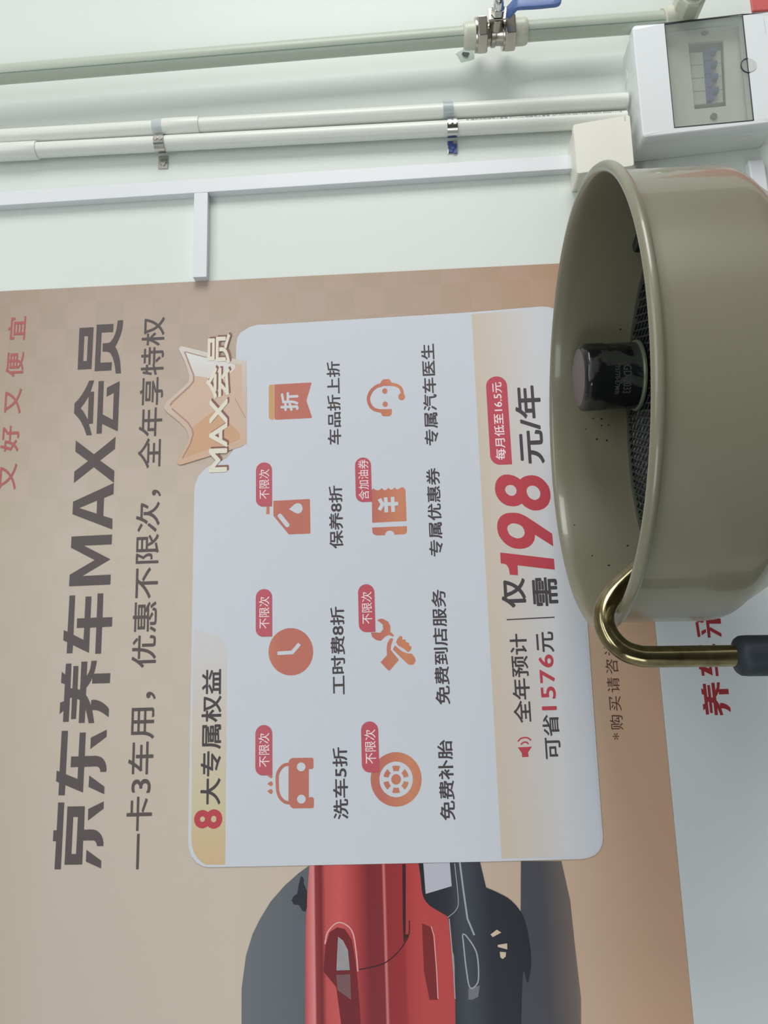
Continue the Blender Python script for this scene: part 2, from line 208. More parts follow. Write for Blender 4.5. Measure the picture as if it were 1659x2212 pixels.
 'clock_hands': [[[(155,14705),(160,14517),(266,14420),(296,14454),(204,14538),(198,14708)]]],
 'wrench': [[[(536,13492),(550,13451),(549,13419),(511,13357),(455,13330),(392,13335),(347,13291),(332,13307),(353,13354),(332,13402),(286,13451),(296,13506),(336,13556),(389,13572),(387,13504),(383,13456),(426,13420),(482,13425)]],[[(206,13385),(260,13373),(311,13339),(313,13312),(297,13305),(220,13334),(173,13336),(54,13242),(-69,13359),(-58,13382),(34,13463),(113,13385)]],[[(226,13287),(202,13256),(154,13202),(128,13140),(122,13085),(71,13047),(33,13043),(-2,13066),(-10,13102),(0,13137),(180,13312)]],[[(338,13220),(328,13191),(294,13193),(293,13158),(261,13149),(252,13115),(221,13113),(204,13085),(166,13096),(141,13132),(176,13170),(201,13208),(225,13247),(265,13270),(303,13252)]]],
 'car_icon': [[[(-1083,14579),(-1054,14564),(-1040,14533),(-1043,14300),(-1058,14285),(-1153,14284),(-1171,14302),(-1170,14340),(-1483,14344),(-1484,14301),(-1502,14284),(-1596,14287),(-1606,14302),(-1603,14533),(-1583,14559),(-1553,14574),(-1541,14583)],[(-1144,14380),(-1156,14382),(-1166,14386),(-1175,14392),(-1183,14400),(-1189,14410),(-1192,14421),(-1193,14432),(-1192,14443),(-1188,14454),(-1182,14464),(-1173,14472),(-1164,14478),(-1153,14482),(-1142,14483),(-1131,14481),(-1120,14477),(-1111,14471),(-1103,14463),(-1097,14453),(-1094,14442),(-1093,14431),(-1094,14420),(-1098,14409),(-1105,14399),(-1113,14391),(-1122,14385),(-1133,14381)],[(-1504,14381),(-1515,14383),(-1525,14386),(-1534,14393),(-1542,14401),(-1548,14410),(-1551,14421),(-1552,14432),(-1551,14444),(-1547,14454),(-1541,14464),(-1533,14472),(-1523,14478),(-1512,14482),(-1501,14483),(-1490,14481),(-1480,14478),(-1471,14471),(-1463,14463),(-1457,14454),(-1454,14443),(-1453,14431),(-1455,14420),(-1458,14409),(-1465,14400),(-1473,14392),(-1482,14386),(-1493,14382)]],[[(-1092,14577),(-1093,14588),(-1093,14599),(-1095,14611),(-1097,14625),(-1102,14639),(-1110,14652),(-1118,14664),(-1128,14676),(-1139,14686),(-1151,14696),(-1163,14705),(-1176,14713),(-1190,14720),(-1206,14726),(-1224,14731),(-1244,14733),(-1266,14734),(-1289,14734),(-1311,14734),(-1331,14733),(-1350,14732),(-1369,14732),(-1387,14730),(-1405,14728),(-1423,14725),(-1439,14720),(-1455,14714),(-1469,14708),(-1483,14700),(-1496,14691),(-1508,14681),(-1519,14670),(-1529,14659),(-1538,14646),(-1546,14634),(-1552,14620),(-1555,14607),(-1557,14595),(-1558,14584),(-1560,14574),(-1524,14568),(-1522,14579),(-1521,14590),(-1519,14600),(-1517,14608),(-1514,14616),(-1509,14624),(-1502,14634),(-1494,14643),(-1485,14652),(-1475,14660),(-1465,14667),(-1454,14673),(-1442,14678),(-1429,14683),(-1415,14687),(-1401,14690),(-1385,14692),(-1368,14693),(-1350,14694),(-1331,14694),(-1310,14695),(-1289,14695),(-1268,14695),(-1248,14695),(-1232,14692),(-1218,14689),(-1205,14684),(-1194,14678),(-1183,14672),(-1173,14664),(-1164,14657),(-1155,14648),(-1147,14639),(-1140,14630),(-1136,14621),(-1133,14614),(-1131,14605),(-1130,14595),(-1130,14583),(-1128,14572)]],[[(-1232,14830),(-1231,14775),(-1249,14766),(-1263,14782),(-1255,14802)]],[[(-1324,14833),(-1297,14794),(-1303,14772),(-1325,14765),(-1344,14772),(-1351,14793)]],[[(-1404,14833),(-1382,14794),(-1388,14773),(-1410,14766),(-1432,14774),(-1439,14793)]]],
 'tyre_icon': [[[(-1317,13025),(-1348,13028),(-1379,13034),(-1410,13043),(-1439,13055),(-1466,13071),(-1492,13088),(-1516,13109),(-1538,13131),(-1557,13156),(-1574,13183),(-1587,13211),(-1598,13240),(-1605,13270),(-1609,13301),(-1610,13332),(-1608,13362),(-1602,13393),(-1594,13422),(-1582,13451),(-1567,13478),(-1549,13504),(-1529,13527),(-1506,13548),(-1481,13567),(-1454,13583),(-1426,13597),(-1396,13607),(-1366,13614),(-1334,13618),(-1303,13619),(-1271,13617),(-1240,13611),(-1209,13602),(-1180,13590),(-1152,13575),(-1125,13557),(-1101,13537),(-1079,13514),(-1059,13489),(-1043,13462),(-1029,13434),(-1018,13404),(-1010,13374),(-1006,13343),(-1005,13312),(-1008,13280),(-1014,13250),(-1023,13220),(-1035,13191),(-1050,13164),(-1068,13138),(-1089,13115),(-1112,13094),(-1137,13075),(-1164,13059),(-1193,13046),(-1223,13036),(-1254,13029),(-1285,13025)],[(-1314,13127),(-1340,13130),(-1366,13136),(-1390,13145),(-1413,13157),(-1434,13172),(-1453,13189),(-1470,13209),(-1483,13231),(-1494,13254),(-1502,13278),(-1506,13303),(-1508,13328),(-1505,13353),(-1500,13378),(-1491,13402),(-1479,13424),(-1464,13445),(-1447,13464),(-1427,13480),(-1405,13493),(-1381,13504),(-1357,13511),(-1331,13515),(-1305,13516),(-1279,13514),(-1254,13508),(-1229,13499),(-1206,13487),(-1185,13472),(-1165,13455),(-1149,13435),(-1135,13414),(-1124,13390),(-1116,13366),(-1111,13341),(-1110,13315),(-1113,13290),(-1118,13265),(-1127,13241),(-1139,13218),(-1155,13198),(-1172,13179),(-1192,13163),(-1214,13150),(-1238,13139),(-1263,13132),(-1288,13128)]],[[(-1311,13265),(-1326,13268),(-1340,13274),(-1352,13283),(-1361,13295),(-1366,13309),(-1368,13324),(-1366,13338),(-1360,13352),(-1350,13363),(-1338,13372),(-1324,13377),(-1308,13378),(-1293,13376),(-1279,13370),(-1267,13360),(-1258,13348),(-1253,13335),(-1251,13320),(-1254,13305),(-1260,13292),(-1269,13280),(-1282,13272),(-1296,13266)]],[[(-1456,13280),(-1460,13299),(-1462,13317),(-1462,13336),(-1459,13355),(-1454,13373),(-1398,13353),(-1401,13342),(-1403,13331),(-1403,13319),(-1402,13308),(-1399,13296)]],[[(-1421,13425),(-1407,13438),(-1391,13449),(-1374,13458),(-1357,13465),(-1338,13469),(-1327,13412),(-1338,13409),(-1349,13405),(-1360,13399),(-1369,13393),(-1378,13385)]],[[(-1274,13467),(-1256,13462),(-1238,13454),(-1222,13444),(-1207,13432),(-1193,13418),(-1239,13381),(-1247,13389),(-1256,13396),(-1266,13402),(-1277,13407),(-1288,13411)]],[[(-1163,13363),(-1158,13345),(-1156,13326),(-1157,13307),(-1160,13289),(-1165,13270),(-1221,13290),(-1218,13302),(-1216,13313),(-1216,13324),(-1217,13336),(-1220,13347)]],[[(-1198,13218),(-1212,13205),(-1228,13194),(-1245,13185),(-1263,13179),(-1281,13174),(-1292,13232),(-1281,13234),(-1270,13238),(-1260,13244),(-1250,13250),(-1242,13258)]],[[(-1345,13177),(-1363,13182),(-1381,13190),(-1397,13200),(-1412,13212),(-1425,13226),(-1380,13263),(-1372,13255),(-1363,13247),(-1353,13241),(-1342,13237),(-1331,13233)]]],
 'speaker': [[[(-988,11893),(-984,11729),(-1049,11778),(-1096,11772),(-1099,11849),(-1055,11850)]],[[(-965,11849),(-960,11844),(-954,11839),(-949,11834),(-946,11830),(-943,11825),(-941,11819),(-940,11811),(-940,11803),(-940,11796),(-941,11791),(-943,11787),(-946,11784),(-950,11781),(-955,11777),(-960,11773),(-950,11760),(-946,11763),(-941,11767),(-935,11771),(-929,11777),(-925,11784),(-924,11793),(-923,11803),(-924,11813),(-925,11822),(-928,11831),(-932,11839),(-938,11846),(-944,11852),(-949,11856),(-954,11861)]],[[(-928,11881),(-920,11873),(-912,11866),(-905,11859),(-899,11851),(-895,11843),(-892,11832),(-890,11818),(-888,11804),(-889,11791),(-890,11780),(-894,11771),(-899,11763),(-905,11755),(-913,11747),(-920,11739),(-907,11728),(-900,11736),(-893,11744),(-886,11752),(-879,11763),(-874,11775),(-872,11789),(-872,11804),(-873,11820),(-876,11835),(-879,11849),(-885,11860),(-893,11870),(-901,11878),(-909,11885),(-917,11893)]]],
 'divider': [[[(482,11932),(493,11361),(507,11361),(496,11932)]]],
 'pill_oil': [[[(1993,14767),(2461,14767),(2481,14769),(2500,14775),(2518,14784),(2533,14797),(2546,14812),(2555,14830),(2561,14849),(2563,14869),(2561,14889),(2555,14908),(2546,14926),(2533,14941),(2518,14954),(2500,14963),(2481,14969),(2461,14971),(2087,14971),(2068,14969),(2051,14964),(2034,14955),(2020,14943),(2009,14929),(2000,14913),(1995,14895),(1993,14877)]]],
 'pill_ticket': [[[(2002,13513),(2473,13513),(2493,13515),(2512,13521),(2529,13530),(2544,13543),(2557,13558),(2566,13575),(2572,13594),(2574,13614),(2572,13633),(2566,13652),(2557,13670),(2544,13685),(2529,13697),(2512,13707),(2493,13712),(2473,13714),(2094,13714),(2076,13712),(2059,13707),(2043,13699),(2029,13687),(2017,13673),(2009,13657),(2004,13640),(2002,13622)]]],
 'pill_clock': [[[(381,14769),(857,14769),(877,14771),(896,14777),(913,14786),(929,14799),(941,14814),(950,14831),(956,14850),(958,14870),(956,14890),(950,14909),(941,14926),(929,14942),(913,14954),(896,14964),(877,14969),(857,14971),(474,14971),(456,14969),(439,14964),(423,14956),(408,14944),(397,14930),(388,14914),(383,14896),(381,14878)]]],
 'pill_wrench': [[[(396,13514),(874,13514),(893,13516),(912,13522),(929,13531),(944,13543),(957,13559),(966,13576),(972,13595),(974,13614),(972,13634),(966,13652),(957,13670),(944,13685),(929,13697),(912,13706),(893,13712),(874,13714),(488,13714),(470,13712),(453,13707),(437,13699),(423,13687),(412,13673),(403,13657),(398,13640),(396,13622)]]],
 'pill_car': [[[(-1228,14771),(-757,14771),(-738,14773),(-719,14779),(-701,14788),(-686,14801),(-674,14816),(-664,14834),(-658,14853),(-657,14872),(-658,14892),(-664,14911),(-674,14928),(-686,14943),(-701,14956),(-719,14965),(-738,14971),(-757,14973),(-1136,14973),(-1154,14971),(-1171,14966),(-1187,14957),(-1201,14946),(-1213,14932),(-1221,14916),(-1227,14898),(-1228,14880)]]],
 'pill_tyre': [[[(-1225,13514),(-750,13514),(-731,13516),(-712,13521),(-694,13531),(-679,13544),(-666,13559),(-657,13576),(-651,13596),(-649,13615),(-651,13635),(-657,13654),(-666,13672),(-679,13687),(-694,13700),(-712,13709),(-731,13715),(-750,13717),(-1132,13717),(-1150,13715),(-1168,13710),(-1184,13701),(-1198,13690),(-1210,13675),(-1218,13659),(-1223,13642),(-1225,13624)]]],
 'pill_price': [[[(2408,11749),(3440,11749),(3466,11751),(3491,11759),(3514,11771),(3534,11788),(3551,11808),(3563,11831),(3571,11856),(3573,11882),(3571,11908),(3563,11933),(3551,11956),(3534,11977),(3514,11993),(3491,12006),(3466,12013),(3440,12016),(2531,12016),(2507,12013),(2484,12006),(2463,11995),(2444,11980),(2429,11961),(2417,11940),(2410,11917),(2408,11893)]]],
 'crown_rim': [[[(4135,15989),(4153,15992),(4162,15989),(4167,15982),(4171,15975),(4177,15974),(4183,15976),(4185,15969),(4180,15940),(4164,15882),(4140,15803),(4112,15714),(4085,15628),(4059,15540),(4030,15446),(4003,15359),(3982,15288),(3969,15239),(3961,15204),(3956,15179),(3950,15158),(3943,15142),(3936,15131),(3929,15125),(3920,15119),(3929,15112),(3951,15108),(3943,15105),(3861,15101),(3655,15098),(3363,15094),(3075,15092),(2876,15092),(2800,15093),(2796,15095),(2821,15100),(2832,15106),(2821,15113),(2810,15120),(2800,15132),(2789,15152),(2778,15182),(2767,15218),(2755,15263),(2741,15317),(2722,15385),(2702,15466),(2680,15549),(2659,15627),(2639,15703),(2618,15779),(2599,15847),(2586,15898),(2579,15928),(2578,15940),(2579,15945),(2581,15952),(2585,15962),(2590,15971),(2597,15977),(2604,15981),(2607,15985),(2608,15987),(2615,15984),(2639,15972),(2690,15946),(2760,15908),(2832,15871),(2888,15846),(2923,15836),(2944,15837),(2961,15843),(2979,15849),(2999,15855),(3018,15861),(3038,15872),(3062,15888),(3089,15912),(3120,15942),(3152,15975),(3184,16009),(3215,16044),(3246,16083),(3276,16118),(3302,16144),(3321,16158),(3336,16164),(3349,16164),(3364,16163),(3379,16160),(3395,16155),(3411,16146),(3429,16133),(3448,16115),(3468,16092),(3491,16066),(3517,16036),(3551,15998),(3590,15954),(3629,15911),(3660,15880),(3679,15862),(3691,15854),(3701,15851),(3715,15849),(3732,15847),(3749,15848),(3770,15851),(3799,15858),(3837,15868),(3884,15883),(3933,15899),(3979,15916),(4022,15935),(4066,15957),(4105,15976)],[(4107,15920),(4106,15912),(4107,15906),(4105,15894),(4097,15868),(4082,15824),(4061,15768),(4037,15701),(4012,15627),(3984,15534),(3952,15426),(3922,15323),(3900,15247),(3887,15208),(3881,15193),(3877,15189),(3871,15183),(3880,15173),(3901,15167),(3895,15162),(3823,15158),(3639,15153),(3378,15150),(3119,15147),(2939,15147),(2866,15148),(2855,15149),(2870,15154),(2874,15167),(2862,15188),(2851,15214),(2839,15249),(2825,15298),(2807,15368),(2787,15455),(2766,15546),(2744,15629),(2719,15705),(2691,15781),(2667,15847),(2651,15895),(2647,15917),(2652,15920),(2660,15915),(2666,15915),(2716,15890),(2766,15864),(2814,15840),(2857,15821),(2893,15807),(2924,15798),(2951,15792),(2976,15788),(2999,15788),(3017,15792),(3035,15797),(3053,15805),(3069,15810),(3084,15815),(3102,15826),(3131,15850),(3178,15897),(3237,15961),(3296,16024),(3339,16069),(3360,16090),(3368,16096),(3371,16094),(3376,16092),(3382,16095),(3385,16097),(3394,16092),(3416,16071),(3461,16024),(3522,15957),(3584,15889),(3632,15840),(3658,15814),(3673,15802),(3683,15797),(3697,15793),(3715,15789),(3735,15789),(3755,15791),(3775,15794),(3792,15799),(3807,15806),(3827,15815),(3860,15829),(3910,15848),(3973,15871),(4041,15896)]]],
 'crown_face': [[[(4107,15920),(4106,15912),(4107,15906),(4105,15894),(4097,15868),(4082,15824),(4061,15768),(4037,15701),(4012,15627),(3984,15534),(3952,15426),(3922,15323),(3900,15247),(3887,15208),(3881,15193),(3877,15189),(3871,15183),(3880,15173),(3901,15167),(3895,15162),(3823,15158),(3639,15153),(3378,15150),(3119,15147),(2939,15147),(2866,15148),(2855,15149),(2870,15154),(2874,15167),(2862,15188),(2851,15214),(2839,15249),(2825,15298),(2807,15368),(2787,15455),(2766,15546),(2744,15629),(2719,15705),(2691,15781),(2667,15847),(2651,15895),(2647,15917),(2652,15920),(2660,15915),(2666,15915),(2716,15890),(2766,15864),(2814,15840),(2857,15821),(2893,15807),(2924,15798),(2951,15792),(2976,15788),(2999,15788),(3017,15792),(3035,15797),(3053,15805),(3069,15810),(3084,15815),(3102,15826),(3131,15850),(3178,15897),(3237,15961),(3296,16024),(3339,16069),(3360,16090),(3368,16096),(3371,16094),(3376,16092),(3382,16095),(3385,16097),(3394,16092),(3416,16071),(3461,16024),(3522,15957),(3584,15889),(3632,15840),(3658,15814),(3673,15802),(3683,15797),(3697,15793),(3715,15789),(3735,15789),(3755,15791),(3775,15794),(3792,15799),(3807,15806),(3827,15815),(3860,15829),(3910,15848),(3973,15871),(4041,15896)]]],
 'crown_light': [[[(4099,15912),(4009,15627),(3897,15247),(3842,15247),(3644,15443),(3736,15623),(3764,15782),(3860,15829)]]],
 'crown_warm': [[[(2857,15821),(2893,15810),(2924,15800),(2952,15793),(2976,15788),(2996,15793),(3011,15803),(3026,15810),(3048,15801),(3080,15772),(3118,15729),(3158,15680),(3192,15635),(3219,15595),(3243,15556),(3264,15518),(3287,15479),(3247,15444),(3208,15410),(3168,15375),(3128,15340),(3087,15300),(3045,15258),(3005,15220),(2971,15192),(2943,15180),(2921,15179),(2901,15181),(2880,15182),(2870,15206),(2860,15227),(2849,15254),(2835,15299),(2816,15368),(2794,15455),(2771,15547),(2749,15629),(2728,15697),(2707,15759),(2686,15819),(2665,15880),(2715,15865),(2766,15849),(2814,15834)]]],
 'crown_groove': [[[(4102,15926),(3856,15833),(3773,15800),(3696,15801),(3634,15847),(3423,16076),(3381,16098),(3371,16080),(3409,16060),(3619,15832),(3688,15781),(3776,15780),(3863,15815),(4108,15907)]],[[(3327,16075),(3124,15858),(3044,15809),(2977,15794),(2861,15825),(2666,15923),(2656,15906),(2853,15807),(2975,15773),(3051,15790),(3137,15843),(3341,16063)]],[[(4098,15910),(4006,15628),(4018,15625),(4110,15907)]],[[(3428,15248),(3157,15109),(3160,15102),(3431,15241)]]],
 'car_shadow': [[[(-2230,11935),(-2239,11479),(-2656,11412),(-3101,11396),(-3654,11370),(-6195,11558),(-6195,12212)]]],
 'car_window': [[[(-2229,14348),(-2686,14387),(-3054,14402),(-6195,14444),(-6195,15117),(-3506,15125),(-3165,15077),(-2942,15002),(-2790,14920),(-2606,14796),(-2443,14638),(-2314,14479)]]],
 'car_pillar': [[[(-2342,14446),(-2349,14430),(-2374,14412),(-2420,14415),(-2500,14378),(-2676,14380),(-2719,14398),(-2706,14434),(-2647,14471),(-2638,14532),(-2596,14554),(-2555,14535),(-2529,14490),(-2436,14474)]]],
 'car_body': [[[(-2229,14348),(-2230,13097),(-2229,13057),(-2586,13056),(-2669,12993),(-2795,12789),(-3100,12759),(-3360,12750),(-3636,12745),(-6195,12879),(-6195,14444),(-3054,14402),(-2686,14387)]]],
 'car_lines': [[[(-3059,14173),(-3034,14167),(-3009,14163),(-2984,14158),(-2961,14151),(-2939,14141),(-2917,14124),(-2894,14104),(-2873,14081),(-2857,14058),(-2847,14037),(-2844,14016),(-2846,13995),(-2853,13973),(-2862,13952),(-2874,13933),(-2886,13917),(-2900,13902),(-2916,13889),(-2937,13878),(-2963,13867),(-2996,13859),(-3036,13852),(-3080,13846),(-3123,13841),(-3164,13837),(-3202,13833),(-3238,13830),(-3274,13828),(-3309,13826),(-3345,13824),(-3344,13808),(-3308,13811),(-3273,13813),(-3237,13815),(-3200,13818),(-3163,13821),(-3122,13826),(-3078,13831),(-3034,13836),(-2993,13843),(-2959,13852),(-2931,13863),(-2909,13876),(-2891,13890),(-2875,13906),(-2862,13924),(-2850,13944),(-2839,13967),(-2832,13991),(-2829,14017),(-2833,14042),(-2844,14066),(-2863,14091),(-2885,14115),(-2909,14137),(-2932,14154),(-2956,14166),(-2981,14173),(-3006,14178),(-3031,14183),(-3056,14188)]],[[(-2895,12985),(-2997,12957),(-3357,12944),(-3634,12941),(-3633,12930),(-3357,12933),(-2995,12946),(-2893,12975)]]],
 'car_gap': [[[(-2235,13281),(-2236,13243),(-2828,13264),(-2974,13273),(-2975,13234),(-3055,13294),(-2828,13297)]],[[(-2829,13227),(-2858,13229),(-2887,13229),(-2916,13230),(-2943,13233),(-2970,13239),(-2995,13249),(-3019,13262),(-3043,13277),(-3066,13293),(-3088,13311),(-3110,13329),(-3132,13348),(-3153,13369),(-3172,13391),(-3190,13412),(-3207,13433),(-3222,13456),(-3236,13478),(-3249,13500),(-3260,13522),(-3269,13543),(-3275,13562),(-3281,13582),(-3286,13604),(-3292,13632),(-3299,13666),(-3305,13704),(-3312,13746),(-3319,13789),(-3325,13830),(-3335,13828),(-3328,13787),(-3322,13744),(-3315,13703),(-3308,13664),(-3302,13629),(-3296,13602),(-3291,13579),(-3285,13558),(-3278,13539),(-3269,13518),(-3258,13495),(-3245,13472),(-3230,13449),(-3215,13427),(-3198,13405),(-3179,13383),(-3159,13361),(-3138,13340),(-3116,13320),(-3094,13302),(-3071,13284),(-3048,13267),(-3024,13252),(-2999,13239),(-2972,13228),(-2945,13222),(-2916,13219),(-2887,13218),(-2858,13218),(-2829,13216)]]],
 'car_lamp': [[[(-3339,14202),(-3077,14176),(-2936,14125),(-2887,14040),(-2908,13952),(-3021,13877),(-3224,13844),(-3424,13824),(-3701,13805),(-4023,13793),(-4021,13996),(-3500,14062)]]],
 'car_lamp_clear': [[[(-2982,14031),(-3024,13976),(-3122,13923),(-3329,13905),(-3331,14055),(-3160,14045)]]],
 'car_lamp_grey': [[[(-3375,14058),(-3369,13902),(-3631,13897),(-3530,14048)]]],
 'car_reflector': [[[(-2862,13082),(-2910,12970),(-3327,12944),(-3643,12936),(-3642,13029),(-3355,13080)]]],
 'car_bumper': [[[(-2230,13097),(-2228,12923),(-2226,12748),(-2223,12574),(-2221,12400),(-2291,12386),(-2361,12372),(-2431,12358),(-2500,12344),(-2513,12313),(-2526,12281),(-2540,12249),(-2556,12215),(-2574,12179),(-2593,12141),(-2616,12103),(-2645,12067),(-2679,12033),(-2718,12000),(-2761,11971),(-2810,11946),(-2865,11928),(-2927,11914),(-2991,11904),(-3053,11897),(-3114,11891),(-3176,11887),(-3236,11887),(-3293,11891),(-3346,11899),(-3398,11912),(-3446,11927),(-3490,11942),(-3457,11956),(-3372,11968),(-3380,11986),(-3626,12016),(-4194,12061),(-4971,12116),(-5807,12174),(-6195,12228),(-6195,12390),(-6195,12553),(-6195,12716),(-6195,12879),(-5818,12844),(-5000,12805),(-4229,12770),(-3636,12745),(-3312,12737),(-3189,12741),(-3156,12751),(-3100,12759),(-3007,12765),(-2933,12773),(-2866,12781),(-2795,12789),(-2776,12822),(-2757,12857),(-2738,12889),(-2722,12918),(-2708,12941),(-2697,12960),(-2686,12977),(-2673,12993),(-2658,13008),(-2642,13022),(-2625,13035),(-2607,13046),(-2589,13054),(-2570,13060),(-2549,13065),(-2524,13069),(-2492,13072),(-2455,13074),(-2417,13076),(-2379,13079),(-2342,13083),(-2305,13087),(-2267,13092)]]],
 'car_plate': [[[(-2231,13042),(-2229,12741),(-2478,12730),(-2555,13028)]]],
 'car_bumper_lines': [[[(-2228,12637),(-2533,12610),(-2822,12580),(-2996,12512),(-2990,12493),(-2817,12561),(-2531,12590),(-2226,12617)]],[[(-2237,12690),(-2317,12685),(-2401,12679),(-2483,12673),(-2556,12669),(-2614,12668),(-2653,12669),(-2678,12672),(-2694,12677),(-2708,12684),(-2723,12695),(-2741,12709),(-2757,12728),(-2772,12749),(-2787,12771),(-2802,12792),(-2809,12787),(-2793,12766),(-2778,12744),(-2763,12722),(-2746,12703),(-2728,12687),(-2711,12676),(-2697,12668),(-2679,12663),(-2653,12660),(-2613,12659),(-2555,12660),(-2482,12664),(-2400,12670),(-2316,12676),(-2236,12681)]],[[(-2816,12780),(-3100,12765),(-3360,12755),(-3636,12753),(-3636,12742),(-3359,12744),(-3099,12754),(-2816,12769)]],[[(-2983,12636),(-2987,12627),(-2989,12619),(-2991,12612),(-2997,12604),(-3010,12592),(-3032,12575),(-3062,12554),(-3095,12532),(-3131,12512),(-3166,12497),(-3204,12489),(-3245,12484),(-3288,12482),(-3328,12481),(-3364,12482),(-3394,12483),(-3422,12485),(-3446,12489),(-3466,12494),(-3483,12503),(-3498,12515),(-3513,12532),(-3524,12549),(-3526,12562),(-3520,12572),(-3499,12581),(-3466,12588),(-3423,12593),(-3374,12598),(-3321,12603),(-3262,12609),(-3196,12613),(-3126,12617),(-3054,12621),(-2984,12626),(-2985,12641),(-3055,12637),(-3127,12633),(-3198,12628),(-3264,12624),(-3323,12619),(-3376,12613),(-3425,12608),(-3468,12603),(-3504,12595),(-3529,12584),(-3541,12566),(-3537,12543),(-3524,12522),(-3507,12504),(-3489,12489),(-3470,12480),(-3448,12474),(-3423,12470),(-3394,12468),(-3363,12467),(-3328,12466),(-3287,12466),(-3244,12468),(-3201,12473),(-3162,12482),(-3125,12498),(-3088,12518),(-3054,12541),(-3024,12563),(-3001,12580),(-2986,12593),(-2978,12605),(-2975,12614),(-2974,12622),(-2970,12630)]]],
 'car_tail': [[[(-3536,12596),(-3506,12469),(-3620,12492),(-3645,12554),(-3648,12602)]]],
 'car_spokes': [[[(-2990,12323),(-2940,12249),(-2971,12200),(-3016,12297)]],[[(-3097,12247),(-3083,12142),(-3145,12145),(-3118,12248)]],[[(-3168,12229),(-3173,12160),(-3219,12167),(-3242,12201),(-3224,12226)]]],
 'slogan_yang': [[[(-330,9695),(-330,9660),(-479,9659),(-480,9646),(-346,9646),(-346,9614),(-487,9614),(-490,9596),(-321,9596),(-321,9558),(-408,9559),(-396,9550),(-386,9545),(-372,9540),(-356,9536),(-338,9534),(-318,9532),(-317,9497),(-337,9500),(-357,9503),(-376,9508),(-396,9513),(-396,9408),(-455,9408),(-455,9521),(-420,9522),(-436,9529),(-454,9539),(-467,9548),(-478,9558),(-522,9558),(-534,9549),(-550,9540),(-567,9531),(-586,9524),(-554,9522),(-552,9510),(-554,9493),(-558,9477),(-566,9459),(-576,9442),(-594,9420),(-610,9408),(-658,9409),(-647,9423),(-638,9437),(-629,9451),(-622,9465),(-617,9477),(-614,9491),(-613,9513),(-689,9498),(-690,9533),(-653,9542),(-605,9557),(-687,9559),(-687,9596),(-552,9596),(-543,9613),(-663,9615),(-663,9646),(-536,9646),(-536,9659),(-678,9660),(-678,9696),(-611,9696),(-631,9720),(-563,9720),(-556,9696),(-453,9696),(-445,9720),(-378,9719),(-397,9696)]]],
 'slogan_che': [[[(119,9695),(119,9663),(-125,9663),(-158,9604),(-83,9603),(-84,9646),(-25,9646),(-25,9604),(109,9603),(109,9569),(-24,9570),(-23,9534),(126,9535),(125,9502),(-24,9501),(-24,9446),(-82,9446),(-83,9502),(-245,9502),(-245,9534),(-83,9534),(-84,9570),(-238,9570),(-188,9663),(-237,9664),(-237,9696),(-169,9696),(-157,9719),(-94,9719),(-106,9697)]]],
 'slogan_lai': [[[(215,9662),(390,9670),(386,9704),(211,9696)]],[[(389,9644),(554,9653),(550,9687),(385,9678)]],[[(280,9646),(302,9590),(265,9592),(231,9645)]],[[(457,9635),(385,9603),(377,9640),(422,9661)]],[[(202,9545),(376,9545),(572,9542),(570,9575),(373,9579),(200,9578)]],[[(366,9572),(419,9560),(421,9405),(359,9407)]],[[(325,9539),(246,9416),(205,9418),(286,9552)]],[[(454,9525),(566,9415),(521,9411),(418,9529)]]],
}

def flat_mesh(groups, y):
    """filled outlines (with their holes) standing in the plane of the wall"""
    bm = bmesh.new()
    for k, loops in enumerate(groups):
        cu = bpy.data.curves.new('outline', 'CURVE'); cu.dimensions = '2D'; cu.fill_mode = 'BOTH'
        for L in loops:
            s = cu.splines.new('POLY'); s.points.add(len(L) - 1)
            for p, (x, z) in zip(s.points, L): p.co = (x, z, 0, 1)
            s.use_cyclic_u = True
        t = bpy.data.objects.new('outline', cu); me = bpy.data.meshes.new_from_object(t)
        n0 = len(bm.verts); bm.from_mesh(me); bm.verts.ensure_lookup_table()
        for v in bm.verts[n0:]: v.co = Vector((v.co.x, y - 0.000003 * k, v.co.y))
        bpy.data.meshes.remove(me); bpy.data.objects.remove(t); bpy.data.curves.remove(cu)
    for f in bm.faces:
        f.normal_update()
        if f.normal.y > 0: f.normal_flip()
    return bm
def raw(name, bm, m, parent):
    me = bpy.data.meshes.new(name); bm.to_mesh(me); bm.free(); return link(name, me, m, parent)
LAYER = 0.00011
def printed(name, keys, layer, m, parent, base=-0.0022):
    keys = [keys] if isinstance(keys, str) else keys
    g = [[[(x / 1e4, z / 1e4) for x, z in L] for L in sh] for k in keys for sh in PRINT[k]]
    return raw(name, flat_mesh(g, base - LAYER * layer), m, parent)
def text_mesh(body, bold, spacing, shear=0.0):
    cu = bpy.data.curves.new('writing', 'FONT'); cu.body = body; cu.size = 1.0; cu.offset = bold; cu.space_character = spacing; cu.shear = shear
    cu.resolution_u = 5
    t = bpy.data.objects.new('writing', cu); COL.objects.link(t); bpy.context.view_layer.update()
    me = bpy.data.meshes.new_from_object(t.evaluated_get(bpy.context.evaluated_depsgraph_get()))
    bpy.data.objects.remove(t); bpy.data.curves.remove(cu); return me
